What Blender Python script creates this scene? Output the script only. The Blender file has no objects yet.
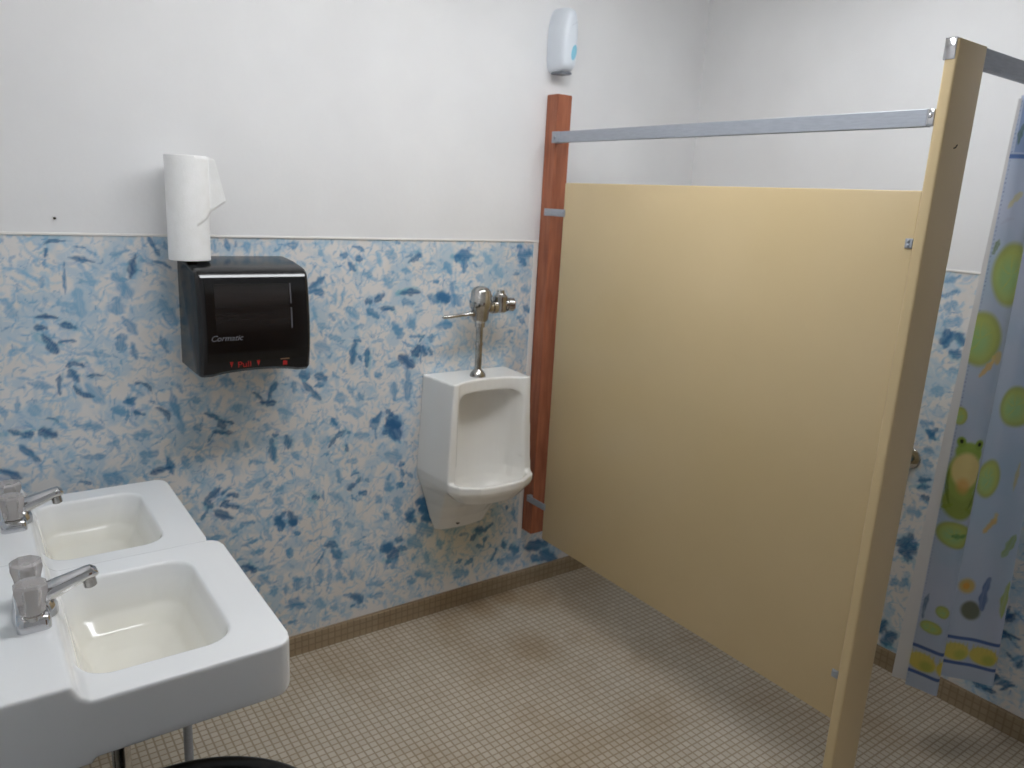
import bpy, bmesh, math, random
import numpy as np
from mathutils import Vector, Matrix, Euler

# ------------------------------------------------------------------ camera, world, lights, exposure
SC = bpy.context.scene
COL = SC.collection
cam_d = bpy.data.cameras.new('camera')
cam = bpy.data.objects.new('camera', cam_d)
COL.objects.link(cam)
cam_d.sensor_width = 36.0
cam_d.sensor_fit = 'HORIZONTAL'
cam_d.lens = 762.74 / 1024 * 36.0
cam_d.clip_start = 0.02
cam.location = (-0.96651, -2.50801, 1.70915)
cam.rotation_euler = (1.33344, -0.052386, -0.619592)
SC.camera = cam
cam_d.dof.use_dof = True              # the photograph is slightly soft past the near sink
cam_d.dof.focus_distance = 1.4
cam_d.dof.aperture_fstop = 6.3

world = bpy.data.worlds.new('world')
world.use_nodes = True
world.node_tree.nodes['Background'].inputs[0].default_value = (0.75, 0.86, 1.0, 1)
world.node_tree.nodes['Background'].inputs[1].default_value = 0.4
SC.world = world

SC.view_settings.view_transform = 'Standard'
SC.view_settings.look = 'None'
SC.view_settings.gamma = 1.0
SC.view_settings.use_curve_mapping = False
SC.view_settings.exposure = 0.0
SC.cycles.use_denoising = True
SC.cycles.max_bounces = 12
SC.cycles.diffuse_bounces = 6
SC.cycles.glossy_bounces = 6
SC.cycles.transmission_bounces = 8


def area_light(name, loc, rot, sx, sy, power, color):
    d = bpy.data.lights.new(name, 'AREA')
    d.shape = 'RECTANGLE'
    d.size, d.size_y = sx, sy
    d.energy = power
    d.color = color
    o = bpy.data.objects.new(name, d)
    o.location = loc
    o.rotation_euler = rot
    COL.objects.link(o)
    return o


# the room is lit by the ceiling fitting built below (its diffuser glows) and a weak bluish fill lamp added at an invented entry window
LAMP = 14.0
area_light('added_window_fill', (-2.12, -2.45, 1.65), (0, math.radians(-90), 0), 1.1, 0.9, 3.0, (0.72, 0.85, 1.0))

random.seed(7)
rng = np.random.default_rng(11)

# ------------------------------------------------------------------ room measures (metres)
XL, XR, XE = -1.06, 1.841, -2.2       # left wall of the sinks, right wall, entry side wall
YF, YR = -3.4, -1.62                  # wall behind the photographer, return of the entry
ZC = 2.74
ZW = 1.547                            # top of the wallpaper
ZB = 0.079                            # top of the tile base
XP = 0.95                             # left face of the toilet partition


# ------------------------------------------------------------------ helpers
def lin(r, g, b):
    def f(c):
        c /= 255.0
        return c / 12.92 if c <= 0.04045 else ((c + 0.055) / 1.055) ** 2.4
    return (f(r), f(g), f(b), 1.0)


def mat(name, color, rough=0.5, metal=0.0, **kw):
    m = bpy.data.materials.new(name)
    m.use_nodes = True
    b = m.node_tree.nodes['Principled BSDF']
    b.inputs['Base Color'].default_value = color
    b.inputs['Roughness'].default_value = rough
    b.inputs['Metallic'].default_value = metal
    for k, v in kw.items():
        b.inputs[k.replace('_', ' ')].default_value = v
    return m


def noise_mat(name, c1, c2, scale=8.0, rough=0.5, lo=0.35, hi=0.65, stretch=(1, 1, 1), bump=0.0, metal=0.0, bscale=None, detail=4, **kw):
    m = mat(name, c1, rough, metal, **kw)
    nt = m.node_tree
    b = nt.nodes['Principled BSDF']
    tc = nt.nodes.new('ShaderNodeTexCoord')
    mp = nt.nodes.new('ShaderNodeMapping')
    mp.inputs['Scale'].default_value = stretch
    nz = nt.nodes.new('ShaderNodeTexNoise')
    nz.inputs['Scale'].default_value = scale
    nz.inputs['Detail'].default_value = detail
    rp = nt.nodes.new('ShaderNodeValToRGB')
    rp.color_ramp.elements[0].position = lo
    rp.color_ramp.elements[1].position = hi
    rp.color_ramp.elements[0].color = c1
    rp.color_ramp.elements[1].color = c2
    nt.links.new(tc.outputs['Object'], mp.inputs[0])
    nt.links.new(mp.outputs[0], nz.inputs[0])
    nt.links.new(nz.outputs[0], rp.inputs[0])
    nt.links.new(rp.outputs[0], b.inputs['Base Color'])
    if bump:
        n2 = nt.nodes.new('ShaderNodeTexNoise')
        n2.inputs['Scale'].default_value = bscale or scale * 6
        nt.links.new(mp.outputs[0], n2.inputs[0])
        bp = nt.nodes.new('ShaderNodeBump')
        bp.inputs['Strength'].default_value = bump
        bp.inputs['Distance'].default_value = 0.01
        nt.links.new(n2.outputs[0], bp.inputs['Height'])
        nt.links.new(bp.outputs[0], b.inputs['Normal'])
    return m


def attr_mat(name, rough=0.6, **kw):
    m = mat(name, (1, 1, 1, 1), rough, **kw)
    nt = m.node_tree
    a = nt.nodes.new('ShaderNodeAttribute')
    a.attribute_name = 'pattern'
    nt.links.new(a.outputs['Color'], nt.nodes['Principled BSDF'].inputs['Base Color'])
    return m


def tag(o, label=None, cat=None, group=None, kind=None):
    if label: o['label'] = label
    if cat: o['category'] = cat
    if group: o['group'] = group
    if kind: o['kind'] = kind
    return o


def empty(name, loc, label, cat, group=None):
    o = bpy.data.objects.new(name, None)
    o.location = loc
    o.empty_display_size = 0.05
    COL.objects.link(o)
    return tag(o, label, cat, group)


def link_mesh(name, me, m=None, parent=None, smooth=None):
    """One mesh object; the mesh is in world space, the parent an Empty at some location."""
    o = bpy.data.objects.new(name, me)
    COL.objects.link(o)
    if m:
        me.materials.append(m)
    if smooth is not None:
        for p in me.polygons:
            p.use_smooth = True
        if smooth < 180:
            me.set_sharp_from_angle(angle=math.radians(smooth))
    if parent:
        off = Vector((0, 0, 0))
        q = parent
        while q:
            off += q.location
            q = q.parent
        me.transform(Matrix.Translation(-off))
        o.parent = parent
    return o


def obj(name, bm, m=None, parent=None, smooth=None):
    bmesh.ops.recalc_face_normals(bm, faces=bm.faces)
    me = bpy.data.meshes.new(name)
    bm.to_mesh(me)
    bm.free()
    return link_mesh(name, me, m, parent, smooth)


def BM():
    return bmesh.new()


def add_box(bm, x0, x1, y0, y1, z0, z1, bev=0.0, seg=2):
    g = bmesh.ops.create_cube(bm, size=1.0)
    vs = g['verts']
    for v in vs:
        v.co = Vector(((x0 + x1) / 2 + v.co.x * (x1 - x0), (y0 + y1) / 2 + v.co.y * (y1 - y0), (z0 + z1) / 2 + v.co.z * (z1 - z0)))
    if bev:
        es = list({e for v in vs for e in v.link_edges})
        bmesh.ops.bevel(bm, geom=es, offset=bev, segments=seg, affect='EDGES', profile=0.5)
    return bm


def box(*a, **k):
    return add_box(BM(), *a, **k)


def add_loft(bm, rings, cap=True, close=True):
    vr = [[bm.verts.new(p) for p in r] for r in rings]
    n = len(rings[0])
    for a, b in zip(vr[:-1], vr[1:]):
        for i in range(n if close else n - 1):
            j = (i + 1) % n
            bm.faces.new((a[i], a[j], b[j], b[i]))
    if cap:
        bm.faces.new(vr[0])
        bm.faces.new(vr[-1])
    return bm


def frame(d):
    d = Vector(d).normalized()
    u = d.cross(Vector((0, 0, 1)))
    if u.length < 1e-4:
        u = Vector((1, 0, 0))
    u.normalize()
    return u, u.cross(d).normalized()


def add_lathe(bm, origin, axis, prof, n=28, cap=True):
    """prof: list of (distance along axis, radius)."""
    o = Vector(origin)
    d = Vector(axis).normalized()
    u, v = frame(d)
    rings = []
    for t, r in prof:
        r = max(r, 1e-4)
        rings.append([o + d * t + (u * math.cos(2 * math.pi * i / n) + v * math.sin(2 * math.pi * i / n)) * r for i in range(n)])
    return add_loft(bm, rings, cap)


def add_tube(bm, pts, r, n=16):
    pts = [Vector(p) for p in pts]
    rs = r if isinstance(r, (list, tuple)) else [r] * len(pts)
    rings = []
    pu = None
    for i, p in enumerate(pts):
        d = (pts[min(i + 1, len(pts) - 1)] - pts[max(i - 1, 0)]).normalized()
        if pu is None:
            u, v = frame(d)
        else:
            u = (pu - d * pu.dot(d)).normalized()
            v = u.cross(d).normalized()
        pu = u
        rings.append([p + (u * math.cos(2 * math.pi * k / n) + v * math.sin(2 * math.pi * k / n)) * rs[i] for k in range(n)])
    return add_loft(bm, rings)


def add_prism(bm, poly, axis, a, b):
    """poly: 2-D points in the two other axes (cyclic order x,y,z)."""
    def P(q, t):
        return {0: (t, q[0], q[1]), 1: (q[0], t, q[1]), 2: (q[0], q[1], t)}[axis]
    return add_loft(bm, [[P(q, a) for q in poly], [P(q, b) for q in poly]])


def rrect(x0, x1, y0, y1, r, n=6):
    pts = []
    for cx, cy, a0 in ((x1 - r, y1 - r, 0), (x0 + r, y1 - r, 90), (x0 + r, y0 + r, 180), (x1 - r, y0 + r, 270)):
        for i in range(n + 1):
            a = math.radians(a0 + 90 * i / n)
            pts.append((cx + r * math.cos(a), cy + r * math.sin(a)))
    return pts


def sculpt(name, adds, subs, voxel=0.004, it=6):
    """Union and difference of closed solids, remeshed and softened like glazed pottery; returns a mesh."""
    tmp = []
    def mk(bm):
        bmesh.ops.recalc_face_normals(bm, faces=bm.faces)
        me = bpy.data.meshes.new('t')
        bm.to_mesh(me)
        bm.free()
        o = bpy.data.objects.new('t', me)
        COL.objects.link(o)
        tmp.append(o)
        return o
    base = mk(adds[0])
    for bmx, op in [(b, 'UNION') for b in adds[1:]] + [(b, 'DIFFERENCE') for b in subs]:
        o = mk(bmx)
        md = base.modifiers.new('b', 'BOOLEAN')
        md.operation = op
        md.solver = 'EXACT'
        md.object = o
    r = base.modifiers.new('r', 'REMESH')
    r.mode = 'VOXEL'
    r.voxel_size = voxel
    s = base.modifiers.new('s', 'SMOOTH')
    s.factor = 0.5
    s.iterations = it
    dg = bpy.context.evaluated_depsgraph_get()
    me = bpy.data.meshes.new_from_object(base.evaluated_get(dg))
    me.name = name
    for o in tmp:
        d = o.data
        bpy.data.objects.remove(o)
        bpy.data.meshes.remove(d)
    return me


def text_mesh(txt, size, depth, shear=0.0):
    c = bpy.data.curves.new('t', 'FONT')
    c.body = txt
    c.size = size
    c.extrude = depth
    c.shear = shear
    c.align_x = 'CENTER'
    c.align_y = 'CENTER'
    o = bpy.data.objects.new('t', c)
    COL.objects.link(o)
    dg = bpy.context.evaluated_depsgraph_get()
    me = bpy.data.meshes.new_from_object(o.evaluated_get(dg))
    bpy.data.objects.remove(o)
    bpy.data.curves.remove(c)
    return me


def copy_tree(o, loc, label=None):
    c = o.copy()
    COL.objects.link(c)
    c.location = loc
    if label: c['label'] = label
    for ch in list(o.children):
        d = ch.copy(); COL.objects.link(d); d.parent = c
        for g in list(ch.children):
            e = g.copy(); COL.objects.link(e); e.parent = d
    return c


def fbm(shape_u, shape_v, scale, seed, octaves=3):
    """Smooth value noise sampled at coordinate arrays."""
    r = np.random.default_rng(seed)
    out = np.zeros(shape_u.shape)
    amp, tot = 1.0, 0.0
    for k in range(octaves):
        g = r.random((128, 128))
        u, v = shape_u * scale, shape_v * scale
        iu, iv = np.floor(u).astype(int), np.floor(v).astype(int)
        fu, fv = u - iu, v - iv
        fu, fv = fu * fu * (3 - 2 * fu), fv * fv * (3 - 2 * fv)
        a = g[iu % 128, iv % 128]; b = g[(iu + 1) % 128, iv % 128]
        c = g[iu % 128, (iv + 1) % 128]; d = g[(iu + 1) % 128, (iv + 1) % 128]
        out += amp * ((a * (1 - fu) + b * fu) * (1 - fv) + (c * (1 - fu) + d * fu) * fv)
        tot += amp
        amp *= 0.5
        scale *= 2.03
    return out / tot


class Painter:
    """Brush strokes composited in metres on a regular grid (the printed pattern of a sheet)."""
    def __init__(s, u, v, base):
        s.u, s.v = u, v                     # 1-D coordinates
        s.U, s.V = np.meshgrid(u, v, indexing='ij')
        s.c = np.empty(s.U.shape + (3,))
        s.c[:] = base[:3]
        s.wu = s.wv = None

    def set_warp(s, amount, scale, seed):
        s.wu = (fbm(s.U + 11, s.V + 5, scale, seed, 3) - 0.5) * 2 * amount
        s.wv = (fbm(s.U + 3, s.V + 17, scale, seed + 1, 3) - 0.5) * 2 * amount

    def win(s, u0, u1, v0, v1):
        i0, i1 = np.searchsorted(s.u, (u0, u1)); j0, j1 = np.searchsorted(s.v, (v0, v1))
        return slice(i0, i1), slice(j0, j1)

    def put(s, sl, mask, col):
        if mask.size:
            s.c[sl] += (np.array(col[:3]) - s.c[sl]) * mask[..., None]

    def stroke(s, x0, z0, x1, z1, w, bend, col, alpha=1.0, soft=0.35, bristle=0.35, rng=rng, blunt=0.5, warp=1.0):
        L = math.hypot(x1 - x0, z1 - z0)
        if L < 1e-4:
            return
        cx, cz = (x0 + x1) / 2, (z0 + z1) / 2
        R = L / 2 + w + abs(bend) + 0.004
        sl = s.win(cx - R, cx + R, cz - R, cz + R)
        U, V = s.U[sl], s.V[sl]
        if not U.size:
            return
        if s.wu is not None:
            U, V = U + warp * s.wu[sl], V + warp * s.wv[sl]
        dx, dz = (x1 - x0) / L, (z1 - z0) / L
        a = ((U - cx) * dx + (V - cz) * dz) / (L / 2 + 0.15 * w)
        b = (-(U - cx) * dz + (V - cz) * dx) - bend * (1 - a * a)
        # ragged outline
        ph = rng.random(6) * 6.28
        rag = 0.16 * np.sin(a * 4.1 + ph[0]) + 0.12 * np.sin(a * 9.7 + ph[1])
        half = w / 2 * (1 + rag) * np.clip(1 - np.abs(a) ** 2.4, 0, 1) ** blunt
        d = half - np.abs(b)
        m = np.clip(d / (soft * w / 2 + 0.0012), 0, 1)
        m = m * m * (3 - 2 * m)
        q = b / (w / 2)
        br = 0.5 + 0.5 * np.sin(q * 7.0 + ph[2] + 0.8 * np.sin(a * 3 + ph[3])) * np.sin(q * 13.0 + ph[4])
        m = m * (1 - bristle * br) * alpha
        s.put(sl, m, col)

    def ellipse(s, cu, cv, ru, rv, col, alpha=1.0, rot=0.0, soft=0.15):
        R = max(ru, rv) * 1.3
        sl = s.win(cu - R, cu + R, cv - R, cv + R)
        U, V = s.U[sl] - cu, s.V[sl] - cv
        c, sn = math.cos(rot), math.sin(rot)
        d = np.sqrt(((U * c + V * sn) / ru) ** 2 + ((-U * sn + V * c) / rv) ** 2)
        m = np.clip((1 - d) / soft + 0.5, 0, 1) * alpha
        s.put(sl, m, col)


def sheet(name, P, C, m, parent=None, smooth=True, kind=None):
    """Grid mesh from positions P (nu,nv,3) and pattern colours C."""
    nu, nv = P.shape[:2]
    me = bpy.data.meshes.new(name)
    idx = np.arange(nu * nv).reshape(nu, nv)
    q = np.stack([idx[:-1, :-1], idx[1:, :-1], idx[1:, 1:], idx[:-1, 1:]], -1).reshape(-1, 4)
    me.vertices.add(nu * nv)
    me.vertices.foreach_set('co', P.reshape(-1).astype(np.float32))
    me.loops.add(q.size)
    me.loops.foreach_set('vertex_index', q.reshape(-1).astype(np.int32))
    me.polygons.add(len(q))
    me.polygons.foreach_set('loop_start', np.arange(0, q.size, 4, dtype=np.int32))
    me.polygons.foreach_set('use_smooth', np.full(len(q), smooth))
    me.update(calc_edges=True)
    me.validate()
    a = me.color_attributes.new('pattern', 'FLOAT_COLOR', 'POINT')
    cc = np.concatenate([np.clip(C.reshape(-1, 3), 0, 1), np.ones((nu * nv, 1))], 1)
    a.data.foreach_set('color', cc.reshape(-1).astype(np.float32))
    return link_mesh(name, me, m, parent)

BACK_STROKES = [(-0.773,1.516,-0.712,1.532,0.011,0.005,0.100),(-0.764,1.510,-0.769,1.484,0.016,0.000,0.200),(-0.769,1.480,-0.775,1.450,0.008,0.000,0.500),(-0.695,1.513,-0.663,1.507,0.010,0.000,0.350),(-0.712,1.482,-0.648,1.468,0.015,0.002,0.150),
(-0.721,1.476,-0.727,1.375,0.010,-0.004,0.350),(-0.663,1.503,-0.640,1.490,0.010,0.000,0.600),(-0.608,1.490,-0.552,1.506,0.014,0.000,0.600),(-0.540,1.490,-0.555,1.423,0.023,0.000,0.100),(-0.600,1.436,-0.557,1.362,0.040,0.000,0.620),
(-0.594,1.363,-0.600,1.319,0.050,0.000,0.600),(-0.812,1.312,-0.749,1.309,0.013,0.005,0.050),(-0.811,1.287,-0.781,1.285,0.019,0.000,0.100),(-0.750,1.293,-0.707,1.279,0.020,0.003,0.150),(-0.783,1.427,-0.782,1.400,0.016,0.000,0.600),
(-0.698,1.394,-0.690,1.310,0.034,0.000,0.750),(-0.749,1.356,-0.702,1.343,0.023,0.000,0.720),(-0.690,1.464,-0.656,1.397,0.021,0.007,0.750),(-0.583,1.306,-0.548,1.254,0.030,0.000,0.500),(-0.875,1.372,-0.860,1.318,0.028,0.000,0.720),
(-0.877,1.454,-0.818,1.446,0.012,0.003,0.800),(-0.830,1.446,-0.784,1.415,0.012,0.000,0.850),(-0.793,1.265,-0.760,1.207,0.028,0.000,0.100),(-0.758,1.239,-0.710,1.238,0.013,0.005,0.250),(-0.590,1.253,-0.596,1.211,0.036,0.000,0.400),
(-0.565,1.230,-0.553,1.174,0.020,0.000,0.400),(-0.743,1.165,-0.697,1.161,0.020,0.014,0.150),(-0.736,1.158,-0.714,1.121,0.026,0.000,0.200),(-0.761,1.146,-0.764,1.085,0.015,0.000,0.200),(-0.696,1.136,-0.642,1.131,0.012,0.000,0.200),
(-0.726,1.110,-0.675,1.071,0.020,-0.008,0.120),(-0.840,1.129,-0.778,1.107,0.024,0.000,0.600),(-0.690,1.110,-0.651,1.047,0.042,0.000,0.680),(-0.870,1.092,-0.871,1.040,0.015,0.000,0.650),(-0.839,1.068,-0.818,1.029,0.033,0.000,0.750),
(-0.809,1.020,-0.772,1.002,0.008,0.006,0.300),(-0.822,0.984,-0.782,0.962,0.031,0.000,0.100),(-0.859,0.985,-0.836,0.973,0.013,0.000,0.200),(-0.727,0.988,-0.656,0.970,0.031,0.000,0.580),(-0.630,1.027,-0.590,1.005,0.026,0.000,0.580),
(-0.587,1.053,-0.565,1.037,0.019,0.000,0.300),(-0.570,1.012,-0.554,1.003,0.014,0.000,0.250),(-0.561,1.102,-0.548,1.096,0.011,0.000,0.250),(-0.879,1.216,-0.832,1.232,0.019,0.000,0.750),(-0.712,1.203,-0.620,1.188,0.020,0.004,0.650),
(-0.865,1.147,-0.823,1.136,0.013,0.000,0.750),(-0.911,1.069,-0.901,1.035,0.022,0.000,0.600),(-0.560,1.102,-0.513,1.063,0.013,0.011,0.150),(-0.596,1.041,-0.560,1.055,0.018,0.000,0.300),(-0.595,0.989,-0.585,1.022,0.014,-0.004,0.450),
(-0.571,1.012,-0.540,0.995,0.013,0.000,0.250),(-0.512,1.016,-0.472,0.964,0.018,0.016,0.150),(-0.530,1.042,-0.507,1.033,0.011,0.000,0.400),(-0.627,1.027,-0.586,1.014,0.026,0.000,0.600),(-0.583,0.938,-0.520,0.934,0.026,0.000,0.550),
(-0.724,0.887,-0.655,0.880,0.021,0.000,0.520),(-0.663,0.817,-0.615,0.791,0.046,0.000,0.520),(-0.559,0.872,-0.508,0.864,0.030,0.000,0.500),(-0.561,0.845,-0.537,0.846,0.022,0.000,0.600),(-0.535,0.800,-0.470,0.812,0.021,0.004,0.100),
(-0.484,0.851,-0.467,0.788,0.025,0.000,0.300),(-0.629,0.936,-0.616,0.890,0.017,0.000,0.600),(-0.652,0.917,-0.629,0.923,0.014,0.000,0.600),(-0.459,1.026,-0.445,0.983,0.030,0.000,0.650),(-0.440,0.992,-0.431,0.917,0.026,0.000,0.650),
(-0.440,1.086,-0.429,1.058,0.017,0.000,0.600),(-0.435,0.843,-0.424,0.804,0.027,0.000,0.600),(-0.388,0.944,-0.379,0.924,0.031,0.000,0.450),(-0.733,0.812,-0.701,0.799,0.014,0.000,0.300),(-0.580,1.104,-0.567,1.077,0.012,0.000,0.700),
(-0.275,1.544,-0.266,1.505,0.020,0.000,0.350),(-0.244,1.538,-0.244,1.514,0.011,0.000,0.400),(-0.313,1.535,-0.314,1.501,0.016,0.000,0.650),(-0.216,1.532,-0.208,1.501,0.029,0.000,0.650),(-0.129,1.502,-0.096,1.531,0.010,-0.009,0.500),
(-0.074,1.524,-0.046,1.520,0.026,0.000,0.400),(-0.005,1.378,0.049,1.419,0.023,0.000,0.250),(-0.005,1.364,0.049,1.358,0.028,0.007,0.300),(0.068,1.286,0.088,1.265,0.024,0.000,0.600),(0.023,1.254,0.073,1.237,0.024,0.000,0.650),
(0.030,1.507,0.045,1.489,0.022,0.000,0.700),(0.009,1.317,0.019,1.278,0.023,0.000,0.750),(0.108,1.491,0.133,1.489,0.026,0.000,0.350),(0.148,1.519,0.200,1.501,0.017,0.007,0.350),(0.164,1.479,0.190,1.477,0.025,0.000,0.300),
(0.138,1.465,0.164,1.436,0.023,0.000,0.300),(0.088,1.449,0.113,1.456,0.010,0.000,0.450),(0.073,1.423,0.093,1.395,0.011,-0.007,0.600),(0.200,1.426,0.227,1.421,0.030,0.000,0.600),(0.317,1.542,0.333,1.535,0.020,0.000,0.500),
(0.359,1.486,0.390,1.494,0.014,0.000,0.400),(0.374,1.464,0.424,1.494,0.024,0.000,0.200),(0.409,1.499,0.424,1.484,0.020,0.000,0.300),(0.572,1.484,0.593,1.479,0.032,0.000,0.300),(0.479,1.392,0.503,1.392,0.020,0.000,0.400),
(0.281,1.416,0.298,1.376,0.039,0.000,0.680),(0.279,1.503,0.323,1.484,0.036,0.000,0.650),(0.201,1.329,0.228,1.326,0.023,0.000,0.200),(0.238,1.328,0.276,1.351,0.025,0.000,0.150),(0.260,1.300,0.318,1.297,0.021,0.000,0.200),
(0.209,1.299,0.255,1.267,0.031,0.000,0.350),(0.337,1.350,0.428,1.352,0.027,0.006,0.120),(0.348,1.324,0.394,1.313,0.033,0.000,0.450),(0.457,1.341,0.505,1.319,0.039,0.000,0.400),(0.499,1.345,0.548,1.318,0.046,0.000,0.180),
(0.557,1.391,0.573,1.296,0.030,0.000,0.500),(0.316,1.244,0.345,1.202,0.036,0.000,0.500),(0.373,1.252,0.402,1.230,0.038,0.000,0.600),(0.497,1.219,0.564,1.227,0.034,0.000,0.500),(0.133,1.302,0.175,1.271,0.035,0.000,0.650),
(0.530,1.464,0.556,1.422,0.031,0.000,0.600),(0.123,1.380,0.108,1.313,0.014,0.000,0.750),(0.346,1.440,0.380,1.434,0.027,0.000,0.600),(0.160,1.232,0.196,1.245,0.020,0.000,0.650),(0.442,1.459,0.477,1.464,0.016,0.000,0.600),
(0.093,1.376,0.087,1.314,0.014,0.000,0.750),(0.200,1.446,0.185,1.412,0.011,0.000,0.600),(0.247,1.503,0.258,1.455,0.028,0.000,0.850),(0.162,1.188,0.151,1.104,0.028,0.000,0.200),(0.156,1.189,0.188,1.179,0.015,0.004,0.300),
(0.210,1.158,0.210,1.084,0.022,0.000,0.200),(0.178,1.132,0.186,1.111,0.018,0.000,0.300),(0.205,1.079,0.211,1.048,0.018,0.000,0.550),(0.343,1.117,0.402,1.073,0.045,0.000,0.100),(0.401,1.115,0.424,1.151,0.040,0.000,0.080),
(0.430,1.145,0.455,1.111,0.033,0.000,0.200),(0.423,1.167,0.446,1.191,0.014,0.000,0.300),(0.476,1.190,0.477,1.163,0.035,0.000,0.400),(0.466,1.137,0.484,1.114,0.022,0.000,0.300),(0.433,1.123,0.432,1.081,0.013,0.000,0.400),
(0.288,1.082,0.349,1.109,0.025,-0.009,0.500),(0.322,1.021,0.324,0.947,0.030,0.000,0.500),(0.379,1.069,0.382,0.940,0.034,0.000,0.450),(0.324,1.229,0.348,1.187,0.041,0.000,0.500),(0.348,1.177,0.400,1.152,0.014,-0.006,0.500),
(-0.042,1.081,-0.012,1.068,0.038,0.000,0.250),(-0.032,1.051,0.032,0.984,0.025,0.000,0.200),(0.008,1.071,0.058,1.052,0.029,0.005,0.250),(0.007,1.032,0.048,1.038,0.019,0.000,0.350),(0.244,1.050,0.271,1.052,0.026,0.000,0.450),
(0.136,1.029,0.157,0.981,0.020,0.000,0.600),(0.014,1.183,0.064,1.165,0.048,0.000,0.620),(0.064,1.209,0.104,1.197,0.029,0.000,0.650),(0.089,0.978,0.125,0.984,0.044,0.000,0.650),(0.234,0.872,0.268,0.910,0.029,-0.007,0.250),
(0.296,0.912,0.313,0.889,0.028,0.000,0.200),(0.291,0.881,0.349,0.847,0.052,0.000,0.150),(0.382,1.190,0.429,1.187,0.022,0.000,0.400),(0.179,0.989,0.195,0.966,0.026,0.000,0.500),(0.079,1.080,0.104,1.058,0.020,-0.005,0.600),
(0.386,1.247,0.404,1.220,0.032,0.000,0.550),(0.073,0.908,0.094,0.881,0.021,0.000,0.300),(0.125,0.943,0.195,0.909,0.037,0.000,0.700),(0.231,1.174,0.275,1.186,0.015,0.000,0.700),(-0.361,0.984,-0.319,0.950,0.017,0.004,0.200),
(-0.319,0.950,-0.298,0.919,0.027,0.000,0.150),(-0.302,0.943,-0.266,0.936,0.011,0.000,0.150),(-0.338,0.913,-0.276,0.904,0.019,0.000,0.150),(-0.356,0.880,-0.334,0.910,0.010,0.000,0.300),(-0.209,1.034,-0.173,1.004,0.014,0.004,0.200),
(-0.178,1.000,-0.127,0.994,0.027,-0.006,0.080),(-0.150,1.002,-0.121,1.061,0.022,0.006,0.200),(-0.063,1.061,-0.064,1.022,0.019,0.000,0.400),(-0.144,0.874,-0.120,0.875,0.013,0.000,0.300),(-0.144,0.864,-0.136,0.778,0.027,-0.004,0.300),
(-0.096,0.867,-0.087,0.815,0.027,0.003,0.250),(-0.077,0.804,-0.048,0.769,0.021,0.000,0.600),(-0.221,0.791,-0.179,0.782,0.018,0.000,0.600),(-0.305,1.088,-0.271,1.071,0.038,0.000,0.550),(-0.405,1.034,-0.368,1.021,0.024,0.000,0.550),
(-0.269,0.991,-0.243,0.979,0.031,0.000,0.600),(-0.237,0.858,-0.224,0.846,0.023,0.000,0.600),(-0.269,0.872,-0.261,0.832,0.023,0.000,0.650),(-0.397,0.834,-0.372,0.821,0.026,0.000,0.600),(-0.123,0.960,-0.065,0.938,0.024,0.005,0.650),
(-0.166,0.916,-0.153,0.895,0.029,0.000,0.650),(0.570,1.484,0.650,1.489,0.041,0.007,0.250),(0.613,1.484,0.613,1.427,0.030,0.000,0.350),(0.651,1.468,0.675,1.445,0.013,0.000,0.400),(0.523,1.464,0.548,1.427,0.031,0.000,0.650),
(0.509,1.340,0.546,1.328,0.046,0.000,0.300),(0.576,1.343,0.603,1.295,0.038,0.000,0.500),(0.857,1.528,0.884,1.525,0.023,0.000,0.300),(0.866,1.490,0.928,1.495,0.039,0.005,0.350),(0.887,1.479,0.903,1.451,0.034,0.000,0.300),
(0.919,1.523,0.942,1.484,0.017,0.000,0.400),(0.843,1.419,0.878,1.418,0.017,0.000,0.400),(0.962,1.412,0.979,1.378,0.029,0.000,0.300),(0.943,1.373,0.966,1.361,0.020,0.000,0.350),(0.908,1.283,0.945,1.259,0.030,0.000,0.350),
(0.891,1.227,0.919,1.220,0.027,0.000,0.400),(0.936,1.179,0.958,1.178,0.027,0.000,0.400),(0.838,1.184,0.859,1.183,0.020,0.000,0.500),(0.700,1.500,0.741,1.457,0.034,0.000,0.750),(0.755,1.452,0.790,1.408,0.045,0.000,0.750),
(0.895,1.362,0.931,1.345,0.039,0.000,0.700),(0.673,1.415,0.706,1.388,0.035,0.000,0.750),(0.818,1.287,0.874,1.262,0.039,0.000,0.750),(0.876,1.234,0.903,1.249,0.018,0.000,0.500),(0.513,1.235,0.569,1.221,0.035,0.000,0.600),
(-0.376,0.683,-0.322,0.715,0.024,-0.004,0.150),(-0.372,0.675,-0.355,0.652,0.029,0.000,0.200),(-0.322,0.690,-0.300,0.701,0.012,0.000,0.200),(-0.300,0.683,-0.264,0.672,0.021,0.003,0.150),(-0.328,0.647,-0.296,0.665,0.020,0.000,0.150),
(-0.311,0.646,-0.261,0.631,0.020,0.000,0.150),(-0.347,0.641,-0.285,0.598,0.028,-0.005,0.100),(-0.364,0.649,-0.388,0.610,0.015,0.000,0.300),(-0.263,0.568,-0.211,0.567,0.022,0.000,0.500),(-0.291,0.548,-0.249,0.560,0.017,0.000,0.600),
(-0.261,0.623,-0.224,0.605,0.028,0.000,0.600),(-0.139,0.557,-0.099,0.582,0.022,0.000,0.250),(-0.134,0.571,-0.115,0.515,0.032,0.000,0.300),(-0.089,0.583,-0.065,0.525,0.032,0.000,0.150),(-0.080,0.539,-0.065,0.525,0.027,0.000,0.150),
(-0.070,0.494,-0.050,0.484,0.019,0.000,0.400),(-0.261,0.485,-0.203,0.498,0.017,0.000,0.500),(-0.228,0.451,-0.185,0.446,0.027,0.000,0.550),(-0.096,0.435,-0.087,0.401,0.027,0.000,0.500),(-0.263,0.407,-0.216,0.390,0.029,0.000,0.100),
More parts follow.
